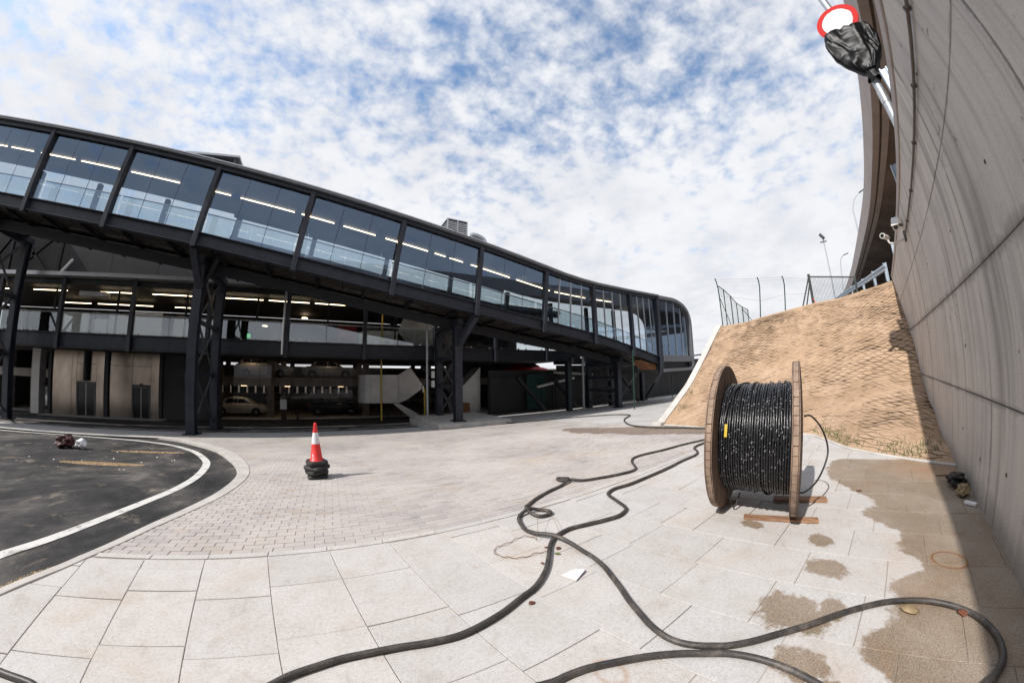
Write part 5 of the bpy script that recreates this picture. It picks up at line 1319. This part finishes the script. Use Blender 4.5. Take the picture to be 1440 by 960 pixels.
# cars
def loft(secs, n=14):
    """sections: (x, half width, z low, z high, roundness)"""
    vs, fs = [], []
    for (x, hw, z0, z1, e) in secs:
        for i in range(n):
            a = 2*math.pi*i/n; c, s = math.cos(a), math.sin(a)
            vs.append((x, math.copysign(abs(c)**e, c)*hw, (z0+z1)/2 + math.copysign(abs(s)**e, s)*(z1-z0)/2))
    for j in range(len(secs)-1):
        for i in range(n): fs.append((j*n+i, j*n+(i+1)%n, (j+1)*n+(i+1)%n, (j+1)*n+i))
    fs.append(tuple(range(n))[::-1]); fs.append(tuple(range((len(secs)-1)*n, len(secs)*n)))
    return vs, fs
def make_car(colour, loc, label, suv=False, rz=0, L=4.2):
    t = thing('parked_car', label, 'car', loc, 'cars in the car park', rz=rz)
    k = L/4.2; hb = .12 if suv else 0
    body = loft([(-2.1*k,.60,.42,.72,.5),(-2.05*k,.76,.30,.86+hb,.35),(-1.7*k,.84,.22,.94+hb,.3),(-.9*k,.87,.20,.97+hb,.28),(.6*k,.87,.20,.95+hb,.28),(1.3*k,.85,.20,.90+hb,.3),(1.85*k,.80,.24,.80+hb,.35),(2.07*k,.66,.34,.66+hb,.45),(2.12*k,.50,.42,.58+hb,.5)], 18)
    MB().add(*body, True).build('body', colour, t, True)
    zt = 1.62 if suv else 1.44
    rear = -1.95 if suv else -1.45
    cab = loft([(rear*k,.70,.80,.98+hb,.4),((rear+.35)*k,.70,.80,zt-.10,.4),((rear+.9)*k,.69,.80,zt,.4),(-.1*k,.69,.80,zt,.4),(.35*k,.69,.80,zt-.08,.4),(1.05*k,.74,.80,.96+hb,.4)], 18)
    cb = MB().add(*cab, True).build('cabin', colour, t, True)
    z0_, z1_ = 1.0+hb, zt-.13
    for sg in (-1, 1):
        y0_, y1_ = sg*.745, sg*.715
        for p in ([((rear+.35)*k, (rear+.62)*k), ((rear+1.02)*k, (rear+1.0)*k)], [((rear+1.07)*k, (rear+1.05)*k), (-.12*k, -.12*k)], [(-.07*k, -.07*k), (.82*k, .36*k)]):
            (a0, a1), (b0, b1) = p
            MB().add([(a0,y0_,z0_),(b0,y0_,z0_),(b1,y1_,z1_),(a1,y1_,z1_),(a0,y0_-sg*.03,z0_),(b0,y0_-sg*.03,z0_),(b1,y1_-sg*.03,z1_),(a1,y1_-sg*.03,z1_)], [(0,1,2,3),(4,7,6,5),(0,4,5,1),(1,5,6,2),(2,6,7,3),(3,7,4,0)]).build('window', 'car_glass', cb, True)
        for xx in (-1.28*k, 1.30*k):
            w = MB().lathe([(.20,-.10),(.30,-.10),(.325,-.07),(.325,.07),(.30,.10),(.20,.10)], (xx, sg*.80, .325), (0,1,0), 24, True, True).build('wheel', 'tyre', t, True)
            MB().lathe([(0,.075),(.05,.085),(.20,.06),(.21,-.06),(0,-.06)], (xx, sg*.80, .325), (0,sg,0), 20).build('rim', 'car_rim', w, True)
        MB().bar((1.93*k, sg*.62, .70+hb), (2.06*k, sg*.50, .66+hb), .16, .10).build('headlight', 'car_lamp', t, True, .02)
        MB().bar((-2.0*k, sg*.66, .82+hb), (-2.09*k, sg*.56, .82+hb), .12, .12).build('tail_light', 'fire_red', t, True, .02)
        MB().bar((.62*k, sg*.80, 1.02+hb), (.62*k, sg*.98, 1.04+hb), .10, .12).build('mirror', colour, t, True, .02)
    return t
zu = 1.575
make_car('car_white', (-5.4, 27.9, zu), 'white estate car on the upper deck left of the concrete column', True)
make_car('car_silver', (-.35, 27.9, zu), 'silver saloon car on the upper deck right of the concrete column')
make_car('car_white', (-7.2, 27.9, zg), 'white car at ground level by the dark column, nose to the right')
make_car('car_dark', (.1, 28.2, zg), 'dark saloon car in shade at ground level of the car park')
make_car('car_silver', (-18.6, 27.8, zg), 'grey car seen left of the lift block behind the ribbed column', False)
make_car('car_white', (-22.6, 27.8, zg), 'pale car in the dark at the picture edge behind the ribbed column', True)
make_car('car_white', (-1.6, 28.6, 3.47), 'white car parked on the top level behind the glass balustrade', False)
make_car('car_red', (16.5, 24.8, 1.55), 'red car on the low deck beyond the grey stair wall', False)

# ------------------------------------------------------------------ grey clad stair with yellow poles
st = thing('clad_stair', 'winding stair with smooth grey parapet cladding and yellow poles', 'stair', (3.3, 21.5, -1))
def curved(pts, z0f, z1f, name, mt='cladding_grey', th=.06):
    for (a, b) in zip(pts, pts[1:]):
        d = Vector((b[0]-a[0], b[1]-a[1], 0)).normalized(); n = Vector((-d.y, d.x, 0))*th; g_ = d*.006
        A, B = Vector((a[0], a[1], 0))+g_, Vector((b[0], b[1], 0))-g_
        vs = [A+Vector((0,0,z0f(a))), B+Vector((0,0,z0f(b))), B+n+Vector((0,0,z0f(b))), A+n+Vector((0,0,z0f(a))), A+Vector((0,0,z1f(a))), B+Vector((0,0,z1f(b))), B+n+Vector((0,0,z1f(b))), A+n+Vector((0,0,z1f(a)))]
        MB().add(vs, [(0,3,2,1),(4,5,6,7),(0,1,5,4),(1,2,6,5),(2,3,7,6),(3,0,4,7)]).build(name, mt, st)
arc = [(2.75-1.15*math.cos(a)*1.0, 22.1-1.1*math.sin(a)) for a in [rad(-40+22*k) for k in range(7)]]
curved(arc[:6]+[(3.2, 21.0)], lambda p: .05, lambda p: 1.83, 'parapet_panel')
curved([(3.2, 21.0), (4.07, 21.0)], lambda p: .03, lambda p: 1.83, 'parapet_panel')
MB().prism([(4.08,21.0,1.83),(4.86,21.0,2.34),(5.66,21.0,1.22),(5.60,21.0,.88),(4.62,21.0,.22),(4.08,21.0,.04)], (0,0,0), (0,.06,0)).build('parapet_panel', 'cladding_grey', st)
MB().prism([(3.7,20.9,.0),(4.1,20.9,.0),(5.35,20.9,-.72),(5.35,20.9,-1.05),(4.95,20.9,-1.05)], (0,0,0), (0,.06,0)).build('flight_panel', 'cladding_grey', st)
for k in range(9): MB().box(3.9+k*.17, 4.1+k*.17, 21.2, 22.4, .0-k*.115, .04-k*.115).build('tread', 'steel_black', st)
curved([(x, y-.0) for x, y in arc[:6]]+[(3.2, 21.0)], lambda p: 3.7, lambda p: 4.62, 'parapet_panel', 'inner_white')
curved([(3.2, 21.0), (4.0, 21.0)], lambda p: 3.7, lambda p: 4.65, 'parapet_panel', 'inner_white')
MB().prism([(4.02,21.0,4.65),(4.5,21.0,5.9),(6.4,21.0,5.75),(6.4,21.0,3.8),(4.7,21.0,3.75)], (0,0,0), (0,.06,0)).build('parapet_panel', 'cladding_grey', st)
for k in range(12): MB().box(2.9+k*.13, 3.1+k*.13, 21.3, 22.4, 5.85-k*.105, 5.9-k*.105).build('tread', 'steel_black', st)
for x, y, a, b in ((2.95, 21.9-1.05, -1.12, 2.9), (2.95, 21.9-1.05, 3.4, 6.0), (5.78, 20.85, gz(20.85), .95)): MB().tube([(x, y, a), (x, y, b)], .055, 10).build('pole', 'yellow_paint', st)
o = MB().prism([(8.45,21,-.85),(9.9,21,-.85),(9.95,21,2.35),(8.5,21,.95)], (0,0,0), (0,1.4,0)).build('stair_wall', 'cladding_grey'); tag(o, 'sloping grey clad stair wall right of the braced trestle', 'wall')
o = MB().prism([(5.9,21.3,2.5),(8.6,21.3,.2),(8.6,21.3,-.2),(5.9,21.3,2.1)], (0,0,0), (0,1.0,0)).build('stair_flight', 'steel_black'); tag(o, 'dark stair flight descending behind the braced trestle', 'stair')
cr = thing('timber_crate', 'orange brown timber crate against the grey stair wall', 'crate', (8.3, 20.2, -.95))
for k in range(4): MB().box(8.0, 8.65, 19.98, 20.0, -.70+k*.155, -.565+k*.155).build('crate_board', 'crate_wood', cr)
MB().box(8.01, 8.64, 20.003, 20.5, gz(20)-.02, -.09).build('crate_box', 'crate_wood', cr)

# ------------------------------------------------------------------ under the low end: dark walls, bracing, barriers
dw = thing('basement_wall', 'dark concrete wall in deep shade under the low end of the gallery', 'wall', (22, 20, -1))
x = 10.2
while x < 46:
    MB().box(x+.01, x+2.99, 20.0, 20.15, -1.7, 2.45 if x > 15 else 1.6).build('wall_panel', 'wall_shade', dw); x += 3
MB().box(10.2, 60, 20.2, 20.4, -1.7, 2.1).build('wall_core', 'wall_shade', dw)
MB().box(16, 48, 17.8, 20.2, 2.5, 2.9).build('wall_cap', 'steel_black', dw)
for k, (p, q) in enumerate((((20.3,17.5,2.2),(23.4,17.5,-.95)), ((23.6,17.5,1.9),(20.5,17.5,-.9)), ((27.7,17.5,2.0),(24.0,17.5,-.97)), ((11.5,18.5,1.6),(13.9,18.5,-.9)), ((14.6,18.5,1.4),(16.9,18.5,-.9)))):
    o = MB().bar(p, q, .22, .24).build('diagonal_brace', 'steel_black'); tag(o, 'dark diagonal steel brace under the gallery, ' + ('falling right beside the low end trestle', 'crossing it the other way', 'single one nearest the sand bank', 'left of the green netting', 'right of the green netting')[k], 'brace', 'diagonal braces under the gallery')
for k, (x, y) in enumerate(((14.5, 16.7), (18.8, 16.7), (23.7, 17.4))):
    o = MB().hcol(x, y, gz(y), 2.6, .34, .34).build('steel_column', 'steel_dark'); tag(o, 'dark steel column under the low end, ' + ('left of the pale downpipe', 'right of the trestle', 'last before the bank')[k], 'column', 'short steel columns')
o = MB().box(13.0, 14.7, 19.6, 19.66, -.85, 1.75).build('green_netting', 'green_net'); tag(o, 'panel of dark green netting in the shade', 'netting')
wp = thing('white_barrier', 'slanting white pipe barrier under the gallery', 'barrier', (16, 19.4, 0))
MB().tube([(13.8, 19.4, .85), (17.4, 19.4, 1.42)], .10, 10).build('rail', 'paper_white', wp); MB().tube([(15.4, 19.4, 1.9), (19.5, 19.4, 1.66)], .12, 10).build('rail', 'cladding_grey', wp)
for x in (14.2, 15.2, 15.5): MB().tube([(x, 19.4, gz(19.4)), (x, 19.4, 1.0)], .05, 8).build('post', 'steel_black', wp)
for k, (x, y, h) in enumerate(((15.63, 12.1, 3.5), (26.0, 15.8, 3.6), (13.6, 15.6, 2.6))):
    o = MB().tube([(x, y, gz(y)-.05), (x+.05, y, gz(y)+h)], .035, 8).build('green_pole', 'fence_green'); tag(o, 'thin green pole, ' + ('standing in the sunlit yard before the gallery', 'in front of the rounded gallery end', 'in the shade by the steel columns')[k], 'pole', 'green poles')
vb = MB().lathe([(.10,0),(.13,.04),(.13,.9),(.10,.95),(.13,1.0),(.13,1.9),(.1,1.95)], (17.2, 15.6, 1.2), (0,0,1), 12); tag(vb.build('vertical_duct', 'steel_grey'), 'short ribbed duct hanging under the low gallery end', 'duct')
# far terminal ramp seen past the end
fr = thing('far_ramp', 'distant grey access ramp with railing beyond the gallery end', 'ramp', (60, 24, 2))
MB().add([(44,24,2.4),(80,24,5.6),(80,24,-1),(44,24,-1),(44,28,2.4),(80,28,5.6),(80,28,-1),(44,28,-1)], [(0,1,2,3),(4,5,6,7),(0,1,5,4)]).build('ramp_wall', 'inner_grey', fr)
MB().bar((44,24,3.6),(80,24,6.9),.12,.2).build('handrail', 'steel_dark', fr)
for k in range(10): x = 45+k*3.6; MB().bar((x,24,2.3+(x-44)*.089),(x,24,3.6+(x-44)*.0917),.1,.1).build('rail_post', 'steel_dark', fr)
o = MB().box(-60, 60, 55, 58, -2, 3.2).build('perimeter_wall', 'garage_concrete'); tag(o, 'low perimeter wall far behind the car park', 'wall')
